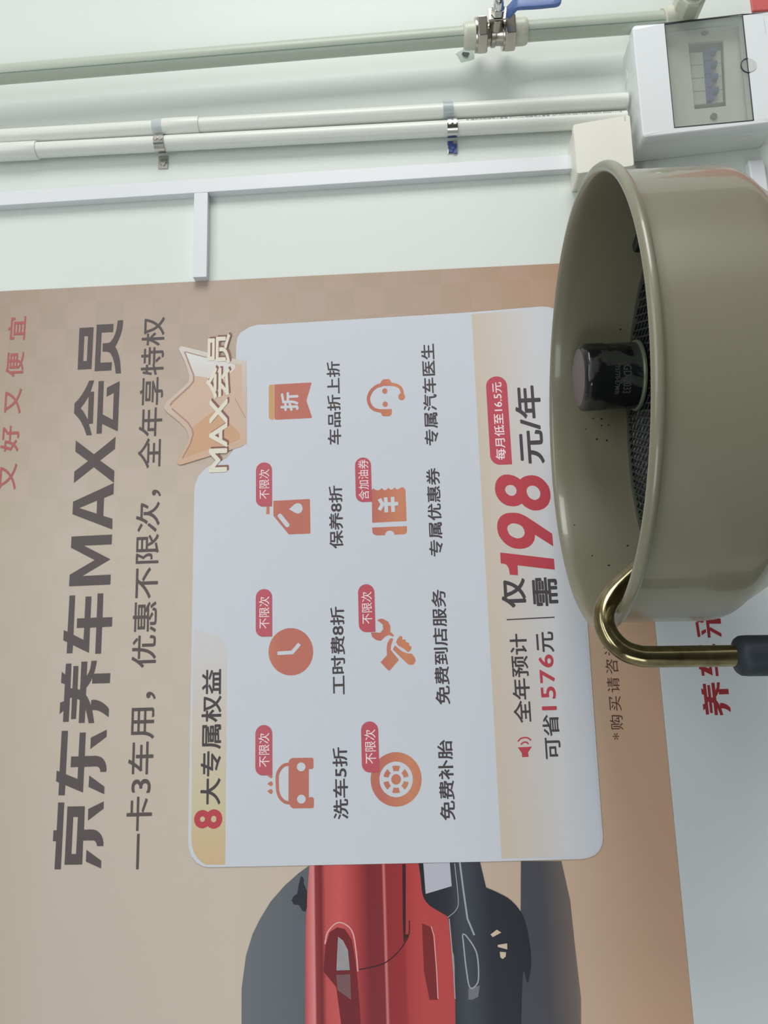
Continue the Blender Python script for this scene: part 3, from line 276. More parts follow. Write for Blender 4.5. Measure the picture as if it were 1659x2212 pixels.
def lettering(name, body, bb, layer, m, parent, bold=0.0, spacing=1.0, base=-0.0022, shear=0.0):
    """writing fitted into the rectangle bb = (x0, x1, z0, z1) on the wall; bold thickens every stroke evenly"""
    me = text_mesh(body, 0.0, spacing, shear); xs = [v.co.x for v in me.vertices]; ys = [v.co.y for v in me.vertices]
    ax, bx, ay, by = min(xs) - bold, max(xs) + bold, min(ys) - bold, max(ys) + bold; y = base - LAYER * layer
    V = [(v.co.x, v.co.y) for v in me.vertices]; F = [tuple(p.vertices) for p in me.polygons]; bpy.data.meshes.remove(me)
    off = [(0, 0)] + ([(bold * cos(pi * k / 4), bold * sin(pi * k / 4)) for k in range(8)] if bold else [])
    VV, FF = [], []
    for k, (dx, dy) in enumerate(off):
        n = len(VV)
        VV += [(bb[0] + (x + dx - ax) / (bx - ax) * (bb[1] - bb[0]), y - 0.000004 * k, bb[2] + (z + dy - ay) / (by - ay) * (bb[3] - bb[2])) for x, z in V]
        FF += [tuple(i + n for i in f) for f in F]
    me = bpy.data.meshes.new(name); me.from_pydata(VV, [], FF); me.update(); return link(name, me, m, parent)
def sub(bb, x0, x1, z0, z1):
    return (bb[0] + (bb[1] - bb[0]) * x0, bb[0] + (bb[1] - bb[0]) * x1, bb[2] + (bb[3] - bb[2]) * z0, bb[2] + (bb[3] - bb[2]) * z1)
def bounds(key):
    P = [p for sh in PRINT[key] for L in sh for p in L]
    return (min(p[0] for p in P) / 1e4, max(p[0] for p in P) / 1e4, min(p[1] for p in P) / 1e4, max(p[1] for p in P) / 1e4)

# ================================================================== the setting
M_wall = mat('white_wall_panel', (220, 226, 221), rough=0.42, spec=0.35, var=0.012, scale=9, bump=0.06, bscale=60)
M_floor = mat('grey_floor_paint', (84, 83, 76), rough=0.5, var=0.15, scale=6)
def struct(name, bm, m): o = obj(name, bm, m); o['kind'] = 'structure'; return o
b = bmesh.new(); box(b, -2.4, 4.4, 0.0, 0.12, 0.0, 3.2); struct('wall_back', b, M_wall)
b = bmesh.new(); box(b, -2.4, 4.4, -4.2, 0.12, -0.1, 0.0); struct('floor', b, M_floor)
b = bmesh.new(); box(b, -2.4, 4.4, -4.2, 0.12, 3.2, 3.3); struct('ceiling', b, mat('ceiling_white', (196, 196, 190), rough=0.8, var=0.02))
b = bmesh.new(); box(b, -2.52, 4.4, -4.32, -4.2, 0.0, 3.2); struct('wall_front', b, mat('front_wall_grey', (88, 89, 84), rough=0.7, var=0.05))
b = bmesh.new(); box(b, -2.52, -2.4, -4.2, 0.12, 0.0, 3.2); struct('wall_left', b, mat('side_wall_grey', (200, 202, 200), rough=0.7, var=0.03))

# ================================================================== the poster
P_X0, P_X1, P_Z0, P_Z1 = -0.62, 0.5100, 1.0180, 2.05
poster = empty('poster', ((P_X0 + P_X1) / 2, 0, P_Z0), 'large beige membership poster with a white benefits card on white wall', 'poster')
M_sheet = ramp_mat('beige_print', 'Z', 1.018, 1.86, [(0, (200, 164, 139)), (.06, (202, 167, 142)), (.12, (202, 173, 149)), (.3, (200, 180, 163)), (.6, (204, 190, 176)), (.85, (198, 185, 172)), (1, (188, 173, 156))], checker=(26.0, (0.965, 0.975, 0.935, 1)))
b = bmesh.new(); box(b, P_X0, P_X1, -0.002, 0.0, P_Z0, P_Z1); obj('panel', b, M_sheet, poster)
INK = mat('dark_brown_ink', (92, 84, 84), rough=0.5, spec=0.3, var=0.02)
INK2 = mat('dark_grey_ink', (78, 72, 76), rough=0.5, spec=0.3, var=0.02)
RED = mat('red_ink', (190, 73, 84), rough=0.5, spec=0.3, var=0.015)
RED2 = mat('dull_red_ink', (176, 98, 94), rough=0.5, spec=0.3, var=0.015)
PAPER = mat('white_print', (207, 211, 219), rough=0.45, spec=0.35, var=0.008)
TERRA = ramp_mat('terracotta_print', 'Z', 1.27, 1.50, [(0, (192, 112, 99)), (.2, (206, 136, 104)), (.35, (192, 114, 101)), (.55, (196, 120, 104)), (.85, (192, 116, 103)), (1, (206, 140, 108))])
GOLD = mat('gold_print', (206, 162, 114), rough=0.5, spec=0.3, var=0.02)
printed('title_lettering', ['title_jing', 'title_dong', 'title_yang', 'title_che', 'title_m', 'title_ax', 'title_hui', 'title_yuan'], 1, INK, poster)
lettering('subtitle_lettering', '一卡3车用，优惠不限次，全年享特权', (-0.22322, 0.46155, 1.61854, 1.64985), 1, INK, poster, 0.008)
lettering('slogan_lettering', '又好又便宜', (0.23411, 0.47192, 1.80669, 1.83087), 1, RED2, poster, 0.012, 1.78)
lettering('footnote_lettering', '*购买请咨询', (-0.09324, 0.01988, 1.06557, 1.08047), 1, mat('brown_ink', (96, 62, 54), rough=0.5, spec=0.3, var=0.02), poster, 0.0, 1.27)
# the white card and what is printed on it
card = printed('benefit_card', 'card', 6, PAPER, poster); card['label'] = 'white card with icons'
M_tab = ramp_mat('gold_tab_print', 'X', -0.22, 0.02, [(0, (208, 182, 144)), (.12, (208, 184, 148)), (.25, (206, 195, 160)), (.6, (210, 197, 182)), (1, (209, 206, 207))])
tab = printed('header_tab', 'tab', 7, M_tab, poster); tab['label'] = 'pale gold header tab'
lettering('header_digit', '8', (-0.18069, -0.15914, 1.53580, 1.56918), 8, RED, tab, 0.035)
lettering('header_lettering', '大专属权益', (-0.15420, 0.00127, 1.53813, 1.56220), 8, INK2, tab, 0.018)
M_band = ramp_mat('price_band_print', 'Z', 1.108, 1.215, [(0, (212, 215, 223)), (.3, (212, 211, 214)), (.6, (210, 202, 198)), (1, (208, 193, 176))])
band = printed('price_band', 'band', 7, M_band, poster); band['label'] = 'cream price band along the card bottom'
for txt, bb, bold in (
    ('洗车5折', (-0.17371, -0.09323, 1.38849, 1.40604), .018), ('工时费8折', (-0.03281, 0.07134, 1.38874, 1.40595), .018),
    ('保养8折', (0.14272, 0.22263, 1.38800, 1.40544), .018), ('车品折上折', (0.27582, 0.38791, 1.38808, 1.40532), .018),
    ('免费补胎', (-0.17741, -0.08813, 1.26511, 1.28275), .018), ('免费到店服务', (-0.04804, 0.08809, 1.26496, 1.28241), .018),
    ('专属优惠券', (0.12845, 0.24041, 1.26560, 1.28264), .018), ('专属汽车医生', (0.26962, 0.40579, 1.26494, 1.28262), .018)):
    lettering('benefit_lettering', txt, bb, 7, INK2, poster, bold)
# icons
ic = printed('coupon_icon', 'coupon_body', 7, TERRA, poster); printed('coupon_roll', 'coupon_top', 7, GOLD, ic)
lettering('coupon_lettering', '折', (0.32286, 0.34858, 1.44220, 1.46537), 8, PAPER, ic, 0.03)
printed('headset_icon', 'headset', 7, TERRA, poster)
printed('oil_can_icon', 'oil_can', 7, TERRA, poster)
ic = printed('ticket_icon', 'ticket', 7, TERRA, poster); printed('currency_sign', 'ticket_yen', 8, PAPER, ic)
ic = printed('clock_icon', 'clock_face', 7, TERRA, poster); printed('clock_hands', 'clock_hands', 8, PAPER, ic)
printed('wrench_icon', 'wrench', 7, TERRA, poster)
printed('car_icon', 'car_icon', 7, TERRA, poster)
printed('tyre_icon', 'tyre_icon', 7, TERRA, poster)
WHT = mat('pale_pink_print', (244, 226, 228), rough=0.5, spec=0.3, var=0.01)
PINK = ramp_mat('rose_pill_print', 'Z', 1.08, 1.55, [(0, (192, 78, 92)), (.3, (192, 82, 96)), (1, (192, 98, 110))])
for key, txt, f in (('pill_car', '不限次', (.17, .84, .17, .80)), ('pill_clock', '不限次', (.17, .84, .17, .80)), ('pill_oil', '不限次', (.17, .84, .17, .80)),
                    ('pill_tyre', '不限次', (.17, .84, .17, .80)), ('pill_wrench', '不限次', (.17, .84, .17, .80)), ('pill_ticket', '含加油券', (.05, .955, .17, .81))):
    p = printed('tag_pill', key, 9, PINK, poster); lettering('tag_lettering', txt, sub(bounds(key), *f), 10, WHT, p, -0.003)
p = printed('price_pill', 'pill_price', 8, PINK, poster)
lettering('price_pill_lettering', '每月低至16.5元', sub(bounds('pill_price'), .055, .932, .26, .74), 9, WHT, p, 0.012)
printed('price_lettering', 'price_digits', 8, RED, poster)
lettering('price_unit_lettering', '元/年', (0.24031, 0.34313, 1.13394, 1.16658), 8, INK2, poster, 0.022)
lettering('price_note_lettering', '仅', (0.06301, 0.09843, 1.16844, 1.19779), 8, INK2, poster, 0.03)
lettering('price_note_lettering', '需', (0.06349, 0.09831, 1.13005, 1.16013), 8, INK2, poster, 0.022)
lettering('saving_lettering', '全年预计', (-0.07155, 0.03190, 1.17098, 1.19154), 8, INK2, poster, 0.016)
lettering('saving_lettering', '可省', (-0.11279, -0.06296, 1.13977, 1.15898), 8, INK2, poster, 0.016)
lettering('saving_digits', '1576', (-0.05788, 0.00647, 1.14084, 1.15845), 8, RED, poster, 0.02, 1.1)
lettering('saving_lettering', '元', (0.00910, 0.03327, 1.13897, 1.15953), 8, INK2, poster, 0.016)
printed('loudspeaker_icon', 'speaker', 8, RED, poster); printed('divider_line', 'divider', 8, INK2, poster)
# crown emblem
em = printed('crown_emblem', 'crown_rim', 9, ramp_mat('crown_rim_print', 'X', 0.25, 0.45, [(0, (212, 174, 148)), (.35, (208, 184, 168)), (.7, (210, 197, 187)), (1, (224, 224, 224))]), poster); em['label'] = 'pale copper crown emblem'
printed('emblem_face', 'crown_face', 8, mat('crown_face_print', (210, 182, 162), rough=.5, spec=.3, var=.04, scale=18), em)
printed('emblem_light', 'crown_light', 8.3, ramp_mat('crown_light_print', 'X', 0.33, 0.42, [(0, (210, 190, 176)), (1, (226, 228, 230))]), em)
printed('emblem_warm', 'crown_warm', 8.4, mat('crown_warm_print', (208, 166, 134), rough=.5, spec=.3, var=.05, scale=18), em)
printed('emblem_groove', 'crown_groove', 9.3, mat('crown_groove_print', (178, 142, 128), rough=.5, spec=.3, var=.03), em)
ebb = (0.24592, 0.43268, 1.53141, 1.56248)
lettering('emblem_shadow', 'MAX会员', (ebb[0] + .0022, ebb[1] + .0022, ebb[2] - .0022, ebb[3] - .0022), 10, mat('emblem_shadow_print', (140, 100, 96), rough=.5, spec=.3, var=.02), em, 0.026, 1.0)
lettering('emblem_lettering', 'MAX会员', ebb, 11, mat('emblem_letter_print', (228, 221, 204), rough=.5, spec=.3, var=.02), em, 0.022, 1.0)
# picture of a red car seen from behind
cz1 = (-0.26795, 0.00000, 1.44000)[2]; cz0 = (-0.27023, 0.00000, 1.30941)[2]
CRED = ramp_mat('car_red_print', 'Z', cz0, cz1, [(0, (188, 72, 72)), (.125, (176, 62, 64)), (.15, (156, 50, 54)), (.29, (150, 46, 52)), (.31, (214, 128, 126)), (.325, (132, 44, 50)), (.45, (126, 42, 48)), (.56, (176, 66, 68)), (.70, (206, 92, 92)), (.82, (196, 84, 84)), (.86, (122, 42, 48)), (.91, (150, 54, 58)), (.925, (222, 142, 142)), (1, (196, 82, 84))])
car = printed('car_picture', 'car_body', 3, CRED, poster); car['label'] = 'printed rear of a red car'
printed('ground_shade', 'car_shadow', 1, ramp_mat('ground_shade_print', 'Z', 1.098, 1.172, [(0, (200, 172, 146)), (.25, (168, 146, 126)), (.6, (112, 100, 96)), (1, (76, 76, 84))]), car)
printed('rear_window', 'car_window', 2, ramp_mat('car_window_print', 'Z', 1.37, 1.52, [(0, (84, 88, 94)), (1, (112, 116, 122))]), car)
printed('window_wiper', 'car_pillar', 4, mat('car_black_print', (46, 48, 56), rough=.5, spec=.3, var=.04), car)
printed('highlight_line', 'car_lines', 6, mat('car_highlight_print', (232, 166, 168), rough=.5, spec=.3, var=.03), car)
printed('panel_gap', 'car_gap', 5, mat('car_gap_print', (58, 30, 34), rough=.5, spec=.3, var=.03), car)
lp = printed('tail_lamp', 'car_lamp', 5, mat('lamp_red_print', (118, 38, 44), rough=.5, spec=.3, var=.1, scale=30), car)
printed('lamp_clear', 'car_lamp_clear', 7, mat('lamp_clear_print', (158, 152, 156), rough=.5, spec=.3, var=.3, scale=60), lp)
printed('lamp_grey', 'car_lamp_grey', 7, mat('lamp_grey_print', (124, 90, 94), rough=.5, spec=.3, var=.3, scale=60), lp)
printed('reflector', 'car_reflector', 5, mat('reflector_print', (126, 40, 44), rough=.5, spec=.3, var=.06), car)
printed('bumper', 'car_bumper', 4.4, ramp_mat('bumper_print', 'Z', (-0.27233, 0.00000, 1.18867)[2], cz0, [(0, (40, 42, 50)), (.35, (44, 47, 56)), (.6, (70, 74, 84)), (.75, (46, 49, 58)), (1, (36, 38, 46))]), car)
printed('number_plate', 'car_plate', 5, mat('plate_print', (190, 188, 200), rough=.5, spec=.3, var=.05, scale=25), car)
printed('chrome_line', 'car_bumper_lines', 6, mat('chrome_print', (164, 166, 176), rough=.5, spec=.3, var=.1), car)
printed('exhaust', 'car_tail', 5.4, mat('exhaust_print', (120, 120, 128), rough=.5, spec=.3, var=.1), car)
printed('wheel_gap', 'car_spokes', 5, mat('tan_print', (214, 192, 166), rough=.5, spec=.3, var=.02), car)

# the white board with the red slogan under the poster
SB_Z0 = 0.8850
sb = empty('slogan_board', ((P_X0 + P_X1) / 2, 0, SB_Z0), 'plain white board with bold red characters below the beige poster', 'sign board')
b = bmesh.new(); box(b, P_X0, P_X1, -0.002, 0.0, SB_Z0, P_Z0 - 0.0003); obj('panel', b, mat('board_white', (214, 219, 224), rough=0.4, spec=0.4, var=0.012, scale=8), sb)
DRED = mat('dark_red_vinyl', (158, 52, 58), rough=0.4, spec=0.4, var=0.02)
for k in ('slogan_yang', 'slogan_che', 'slogan_lai'): printed('slogan_character', k, 1, DRED, sb)

# ================================================================== pipes, conduits and trunking on the wall
M_ppr = mat('grey_green_pipe_plastic', (186, 194, 180), rough=0.38, spec=0.45, var=0.02)
M_pprl = mat('pipe_stripe_green', (120, 146, 132), rough=0.45, var=0.02)
M_fit = mat('pale_green_fitting_plastic', (206, 208, 190), rough=0.35, spec=0.5, var=0.02)
def water_pipe(p0, p1, r, label):
    t = empty('water_pipe', p1, label, 'pipe', 'grey green water pipe')
    b = bmesh.new(); cyl(b, p0, p1, r, n=40); obj('pipe', b, M_ppr, t, smooth=40)
    d, u, w = frame_of(Vector(p1) - Vector(p0))
    for a in (R(62), R(150), R(-35)):   # thin raised lines along the pipe, angle from the room side
        e = Vector((sin(a), -cos(a), 0)); q0 = Vector(p0) + e * r * .985; q1 = Vector(p1) + e * r * .985
        b = bmesh.new(); cyl(b, q0, q1, 0.0006, n=8); obj('stripe', b, M_pprl, t, smooth=40)
    return t
V0 = Vector((0.82850, -0.04000, 1.20716)); V1 = Vector((0.83055, -0.04000, 1.12442))
up0 = Vector((0.81297, -0.04000, 1.84547)); up0 = V0 + (up0 - V0) * ((3.19 - V0.z) / (up0.z - V0.z))
water_pipe(up0, V0 + (V1 - V0) * .12, 0.0127, 'grey green water pipe running up the wall above the ball valve')
EL = Vector((0.83306, -0.04000, 0.93345))
water_pipe(V1 + (V0 - V1) * .12, V1 + (EL - V1) * .97, 0.0130, 'short grey green water pipe below the ball valve, passing behind the breaker box')
# ball valve
t = empty('ball_valve', V1, 'steel ball valve with blue lever on the grey green water pipe', 'valve')
ax = (V1 - V0).normalized(); LV = (V1 - V0).length
M_st = mat('nickel_plated_brass', (190, 184, 176), rough=0.24, metal=1.0, var=0.05, scale=80)
M_chr = mat('bright_chrome', (214, 216, 214), rough=0.12, metal=1.0)
def along(k): return V0 + ax * LV * k
for k0, k1, flip in ((-.02, .25, 0), (1.02, .77, 1)):
    a, c = along(k0), along(k1); L = (c - a).length
    b = bmesh.new(); turned(b, a, c, [(0, .0135), (.0005, .0155), (.003, .0168), (.0045, .0168), (.005, .0172), (L, .0172)], 40); obj('socket', b, M_fit, t, smooth=35)
for k0, k1 in ((.19, .36), (.63, .81)):
    a, c = along(k0), along(k1); L = (c - a).length
    b = bmesh.new(); turned(b, a, c, [(0, .0225), (.0018, .0248), (L - .0018, .0248), (L, .0225)], 6, ph=R(12)); n = obj('union_nut', b, M_st, t, bevel=0.0007)
    b = bmesh.new(); turned(b, a, c, [(-.0016, .021), (.0, .0212), (.0012, .0212)], 40); obj('collar', b, M_st, n, smooth=35)
b = bmesh.new(); turned(b, along(.34), along(.66), [(0, .016), (.006, .0145), (.0075, .0165), (.0125, .0165), (.0135, .0148), (.019, .0148), (LV * .32, .017)], 40); obj('body', b, M_st, t, smooth=35)
c0 = along(.50); out = Vector((0, -1, 0))
b = bmesh.new(); turned(b, c0, c0 + out, [(.008, .0105), (.020, .0095), (.026, .009), (.030, .009)], 32); obj('neck', b, M_st, t, smooth=35)
b = bmesh.new(); turned(b, c0, c0 + out, [(.034, .0088), (.043, .0088), (.0445, .0075)], 6); dn = obj('dome_nut', b, M_chr, t, bevel=0.0006)
b = bmesh.new(); turned(b, c0, c0 + out, [(.043, .0068), (.052, .0066), (.056, .0052), (.0585, .003), (.0592, .0004)], 28); obj('dome', b, M_chr, dn, smooth=50)
M_blue = mat('blue_vinyl_sleeve', (86, 112, 172), rough=0.38, spec=0.5, var=0.03)
def strap_path(pts, width, thick, wdir):
    b = bmesh.new(); rings = []; P = [Vector(p) for p in pts]
    for i, p in enumerate(P):
        tg = (P[min(i + 1, len(P) - 1)] - P[max(i - 1, 0)]).normalized(); w_ = Vector(wdir); w_ = (w_ - tg * w_.dot(tg)).normalized(); nn = tg.cross(w_)
        rings.append([p + w_ * sx * width / 2 + nn * sy * thick / 2 for sx, sy in ((-1, -1), (1, -1), (1, 1), (-1, 1))])
    loft(b, rings); return b
yl = c0.y - .032
lever = [Vector((c0.x - .0, yl, c0.z + .012)), Vector((c0.x, yl, c0.z - .012)), Vector((0.82811, -0.07600, 1.15095))]
b = strap_path(lever, .017, .0025, (1, 0, 0)); hd = obj('lever_root', b, M_st, t, bevel=0.0005)
bl = spline([(0.82779, -0.07500, 1.15266), (0.82478, -0.08300, 1.14956), (0.82240, -0.09300, 1.14497), (0.82047, -0.09600, 1.13959), (0.81933, -0.09700, 1.11873), (0.81939, -0.09800, 1.09553)], 4)
b = strap_path(bl, .0150, .0058, (1, 0, 0)); lv = obj('lever', b, M_blue, t, bevel=0.0022, seg=3, smooth=40)
e0, e1 = bl[-1], bl[-1] + (bl[-1] - bl[-2]).normalized() * .012
b = bmesh.new(); cyl(b, e0 + Vector((0, .0028, 0)), e0 + Vector((0, -.0028, 0)), .0074, n=24); obj('lever_tip', b, M_blue, t, smooth=40, bevel=.001)
me = text_mesh('Amer', 0.0, 1.0, 0.35); xs = [v.co.x for v in me.vertices]; k = .020 / (max(xs) - min(xs))
la, lb = bl[9], bl[-1]; dd = (lb - la).normalized(); sd = Vector((1, 0, 0))
for v in me.vertices: v.co = la + dd * (v.co.x * k + .010) + sd * ((v.co.y - .35) * k) + Vector((0, -.00325, 0))
me.name = 'lever_lettering'; link('lever_lettering', me, mat('white_lever_ink', (206, 214, 228), rough=.5, var=.02), lv)

# threaded elbow at the foot of the pipe
t = empty('pipe_elbow', EL, 'pale green pipe elbow with chrome plug at the top right corner of the breaker box', 'pipe fitting')
EB = Vector((0.84172, -0.04000, 0.91363))
b = bmesh.new(); turned(b, EL + Vector((0, 0, .010)), EB + Vector((-.004, 0, 0)), [(0, .0150), (.002, .0166), (.028, .0166)], 36); obj('collar', b, M_fit, t, smooth=35)
b = bmesh.new(); turned(b, EB, EB + out, [(-.016, .0175), (-.012, .0195), (.030, .0195), (.034, .0175)], 8, ph=R(22.5)); obj('body', b, M_fit, t, bevel=.0008)
b = bmesh.new(); turned(b, EB, EB + out, [(.030, .0120), (.039, .0120), (.040, .0100)], 32); pg = obj('plug', b, M_chr, t, smooth=35)
b = bmesh.new(); turned(b, EB, EB + out, [(.038, .0075), (.047, .0075), (.048, .0062)], 4, ph=R(30)); obj('square_head', b, M_chr, pg, bevel=.0005)

# electrical conduits
M_pvc = mat('white_conduit_plastic', (228, 230, 224), rough=0.35, spec=0.5, var=0.01)
def conduit(p0, pm, p1, label, sleeves):
    p0, p1 = Vector(p0), Vector(p1); t = empty('conduit', p1, label, 'conduit', 'white electrical conduits')
    b = bmesh.new(); tube(b, [p0, pm, p1], .0103, 36); obj('pipe', b, M_pvc, t, smooth=40)
    for a, c in sleeves:
        b = bmesh.new(); a, c = Vector(a), Vector(c); L = (c - a).length
        turned(b, a, c, [(0, .0104), (.0006, .0117), (.002, .0121), (L - .002, .0121), (L - .0003, .0116), (L, .0104)], 36); obj('coupling', b, M_pvc, t, smooth=35)
    return t
A0 = Vector((0.71292, -0.01300, 1.85338)); A1 = Vector((0.70951, -0.01300, 0.99510)); A0u = Vector((A0.x, A0.y, 3.19))
cA = conduit(A0u, A0, A1, 'white conduit with printed text, the one nearer the poster', [(A0 + (A0 - A1) * .012, A0 + (A1 - A0) * (85 / 1352))])
B0 = Vector((0.73615, -0.01300, 1.85493)); B1 = Vector((0.73687, -0.01300, 0.99142)); B0u = Vector((B0.x, B0.y, 3.19))
conduit(B0u, B0, B1, 'white conduit nearer the water pipe, entering the top of the breaker box', [(B0 + (B1 - B0) * (340 / 1354), B0 + (B1 - B0) * (441 / 1354))])
# printed line on the conduit, wrapped on its round face
me = text_mesh('® 建筑用绝缘电工套管 (PVC-U) 绝缘电工套管  GY.305-20 GB/T43815-2024 2025/11/18', 0.0, 1.0)
xs = [v.co.x for v in me.vertices]; q0 = Vector((0.70573, -0.02400, 1.20930)); q1 = Vector((0.70700, -0.02400, 1.00242)); k = (q1 - q0).length / max(xs); dA = (A1 - A0).normalized()
for v in me.vertices:
    a = R(28) - (v.co.y - .35) * .0052 / .0104 * -1
    s_ = A0 + dA * ((q0 - A0).dot(dA) + v.co.x * k)
    v.co = s_ + Vector((sin(a), -cos(a), 0)) * .01045
me.name = 'printed_line'; link('printed_line', me, mat('conduit_ink', (112, 118, 122), rough=.6, var=.03), cA)

# saddle clips
M_steel = mat('galvanised_steel', (196, 194, 186), rough=0.2, metal=1.0, var=0.08, scale=120)
M_clr = clear_mat('clear_clip_plastic', (250, 252, 252), 0.35, 0.15, (200, 208, 214))
def saddle(px_c, x, label, m, blue=False, foot=True):
    c = Vector(px_c); t = empty('conduit_clip', (c.x, 0, c.z), label, 'pipe clip', 'clips on the conduits')
    b = bmesh.new(); hw = .0068; prof = []
    for k in range(-2, 15):
        a = -pi / 2 + (k / 12.0) * pi; a = max(-pi / 2 - .25, min(pi / 2 + .25, a)); prof.append((sin(a), -cos(a)))
    def ring(r): return [Vector((c.x + s * r, c.y + q * r, 0)) for s, q in prof]
    o_, i_ = ring(.0126), ring(.0112); n = len(o_)
    sect = o_ + i_[::-1]
    loft(b, [[Vector((p.x, p.y, c.z - hw)) for p in sect], [Vector((p.x, p.y, c.z + hw)) for p in sect]]); obj('strap', b, m, t, smooth=30)
    if foot:
        b = bmesh.new(); box(b, c.x - .030, c.x - .0105, -.0018, -.0002, c.z - hw, c.z + hw); f = obj('foot', b, m, t, bevel=.0005)
        b = bmesh.new(); cyl(b, (c.x - .022, -.0016, c.z), (c.x - .022, -.0042, c.z), .0042, .0032, n=20); obj('screw', b, mat('blue_painted_screw', (60, 84, 150), rough=.4, var=.1) if blue else M_steel, f, smooth=30)
        for sx in (-1, 1):
            b = bmesh.new(); box(b, c.x - .0035, c.x + .0035, c.y - .0134, c.y - .0122, c.z + sx * .0035 - .002, c.z + sx * .0035 + .002); obj('rib', b, m, t, bevel=.0004)
        if blue:
            b = bmesh.new(); box(b, c.x - .031, c.x - .016, -.0030, -.0015, c.z - .0062, c.z - .001); box(b, c.x - .029, c.x - .012, -.0032, -.0015, c.z - .001, c.z + .0058); obj('paint_mark', b, mat('blue_marker_paint', (54, 76, 142), rough=.4, var=.2, scale=200), t, bevel=.0006)
    return t
def on_line(p, q, z): k = (z - p.z) / (q.z - p.z); return p + (q - p) * k
zc1 = (0.70882, -0.01300, 1.62784)[2]; zc2 = (0.70407, -0.01300, 1.22810)[2]; zb1 = (0.73633, -0.01300, 1.63113)[2]; zb2 = (0.73205, -0.01300, 1.23244)[2]
saddle(on_line(A0, A1, zc1), 0, 'shiny steel clip with bare screw on the upper stretch of conduit', M_steel)
saddle(on_line(A0, A1, zc2), 0, 'shiny steel clip daubed with blue paint on the lower stretch of conduit', M_steel, True)
saddle(on_line(B0, B1, zb1), 0, 'clear plastic clip beside the steel clip with bare screw', M_clr, False, False)
saddle(on_line(B0, B1, zb2), 0, 'clear plastic clip beside the blue painted steel clip', M_clr, False, False)

# square trunking
M_tr = mat('trunking_white', (226, 228, 232), rough=0.36, spec=0.45, var=0.01)
ta, tb = Vector((0.64205, -0.01200, 1.84920)), Vector((0.65042, -0.01200, 1.07099)); ta = ta + (ta - tb) * ((3.19 - ta.z) / (ta.z - tb.z))
t = empty('cable_trunking', (tb.x, 0, tb.z), 'upright white square trunking between conduits and poster, ending at junction box', 'cable trunking', 'white cable trunking')
b = bmesh.new(); loft(b, [[Vector((p.x + sx * .0101, y, p.z)) for sx, y in ((-1, 0), (1, 0), (1, -.012), (-1, -.012))] for p in (ta, tb)]); obj('channel', b, M_tr, t, bevel=.0007)
b = bmesh.new(); loft(b, [[Vector((p.x + sx * .0104, y, p.z)) for sx, y in ((-1, -.0105), (1, -.0105), (1, -.0126), (-1, -.0126))] for p in (ta, tb)]); obj('lid', b, M_tr, t, bevel=.0006)
h0 = Vector((0.63759, -0.01200, 1.57078)); h1 = Vector((0.50513, -0.01200, 1.57058))
t = empty('cable_trunking', ((h0.x + h1.x) / 2, 0, h0.z - .009), 'short level trunking joining the upright trunking to the poster edge', 'cable trunking', 'white cable trunking')
xl = P_X1 + .0004; xr = ta.lerp(tb, (ta.z - h0.z) / (ta.z - tb.z)).x - .0106
b = bmesh.new(); box(b, xl, xr, -.012, 0, h0.z - .0090, h0.z + .0090); obj('channel', b, M_tr, t, bevel=.0007)
b = bmesh.new(); box(b, xl, xr, -.0126, -.0105, h0.z - .0094, h0.z + .0094); obj('lid', b, M_tr, t, bevel=.0006)
fz1 = (0.62105, -0.01400, 0.84208); fz0 = (0.61978, -0.01400, 0.82133); fx1 = (0.63787, -0.01400, 0.82809)[0]
t = empty('trunking_end', (fx1 - .04, 0, fz0[2]), 'white trunking end under the left side of the breaker box, half behind the pan', 'cable trunking')
b = bmesh.new(); box(b, fx1 - .30, fx1, -.014, 0, fz0[2], fz1[2]); obj('channel', b, M_tr, t, bevel=.002, seg=3)
# broken plug in the wall
wp = Vector((0.83444, 0.00000, 1.20266)); t = empty('wall_plug', wp, 'broken clear wall plug with a dark hole just left of the ball valve', 'wall plug')
b = bmesh.new(); n = 14; rr = [(.010 if i % 3 else .0125) * (.9 + .2 * random.random()) for i in range(n)]
loft(b, [[wp + Vector((rr[i] * cos(2 * pi * i / n) * kk, y, rr[i] * 1.25 * sin(2 * pi * i / n) * kk)) for i in range(n)] for y, kk in ((0, 1), (-.0014, .82))]); obj('collar', b, clear_mat('plug_plastic', (246, 250, 248), .25, .3, (226, 230, 227)), t, smooth=60)
b = bmesh.new(); loft(b, [[wp + Vector((.0042 * cos(2 * pi * i / 9) * (1.25 if i % 2 else .8), y, .0052 * sin(2 * pi * i / 9) * (1.1 if i % 3 else .8))) for i in range(9)] for y in (-.0013, -.0017)]); obj('hole', b, mat('hole_dark', (84, 90, 88), rough=.9, var=.2, scale=300), t)

# ================================================================== junction box and breaker box
JF = [Vector(p) for p in ((0.68414, -0.04200, 1.07314), (0.69400, -0.04200, 0.99870), (0.61923, -0.04200, 0.99968), (0.61206, -0.04200, 1.07351))]
t = empty('junction_box', (sum(p.x for p in JF) / 4, 0, min(p.z for p in JF)), 'cream square junction box between trunking and breaker box', 'junction box')
jc = sum(JF, Vector()) / 4
def scaled(q, k, y): return [Vector((jc.x + (p.x - jc.x) * k, y, jc.z + (p.z - jc.z) * k)) for p in q]
M_jb = mat('cream_plastic', (240, 237, 227), rough=0.38, spec=0.45, var=0.01)
b = bmesh.new(); loft(b, [round_quad(scaled(JF, .97, y), .004) for y in (-.0005, -.033)]); obj('body', b, M_jb, t, smooth=40)
b = bmesh.new(); loft(b, [round_quad(scaled(JF, k, y), .004) for k, y in ((1.0, -.0330), (1.0, -.0408), (.985, -.0420))]); ld = obj('lid', b, M_jb, t, smooth=30)
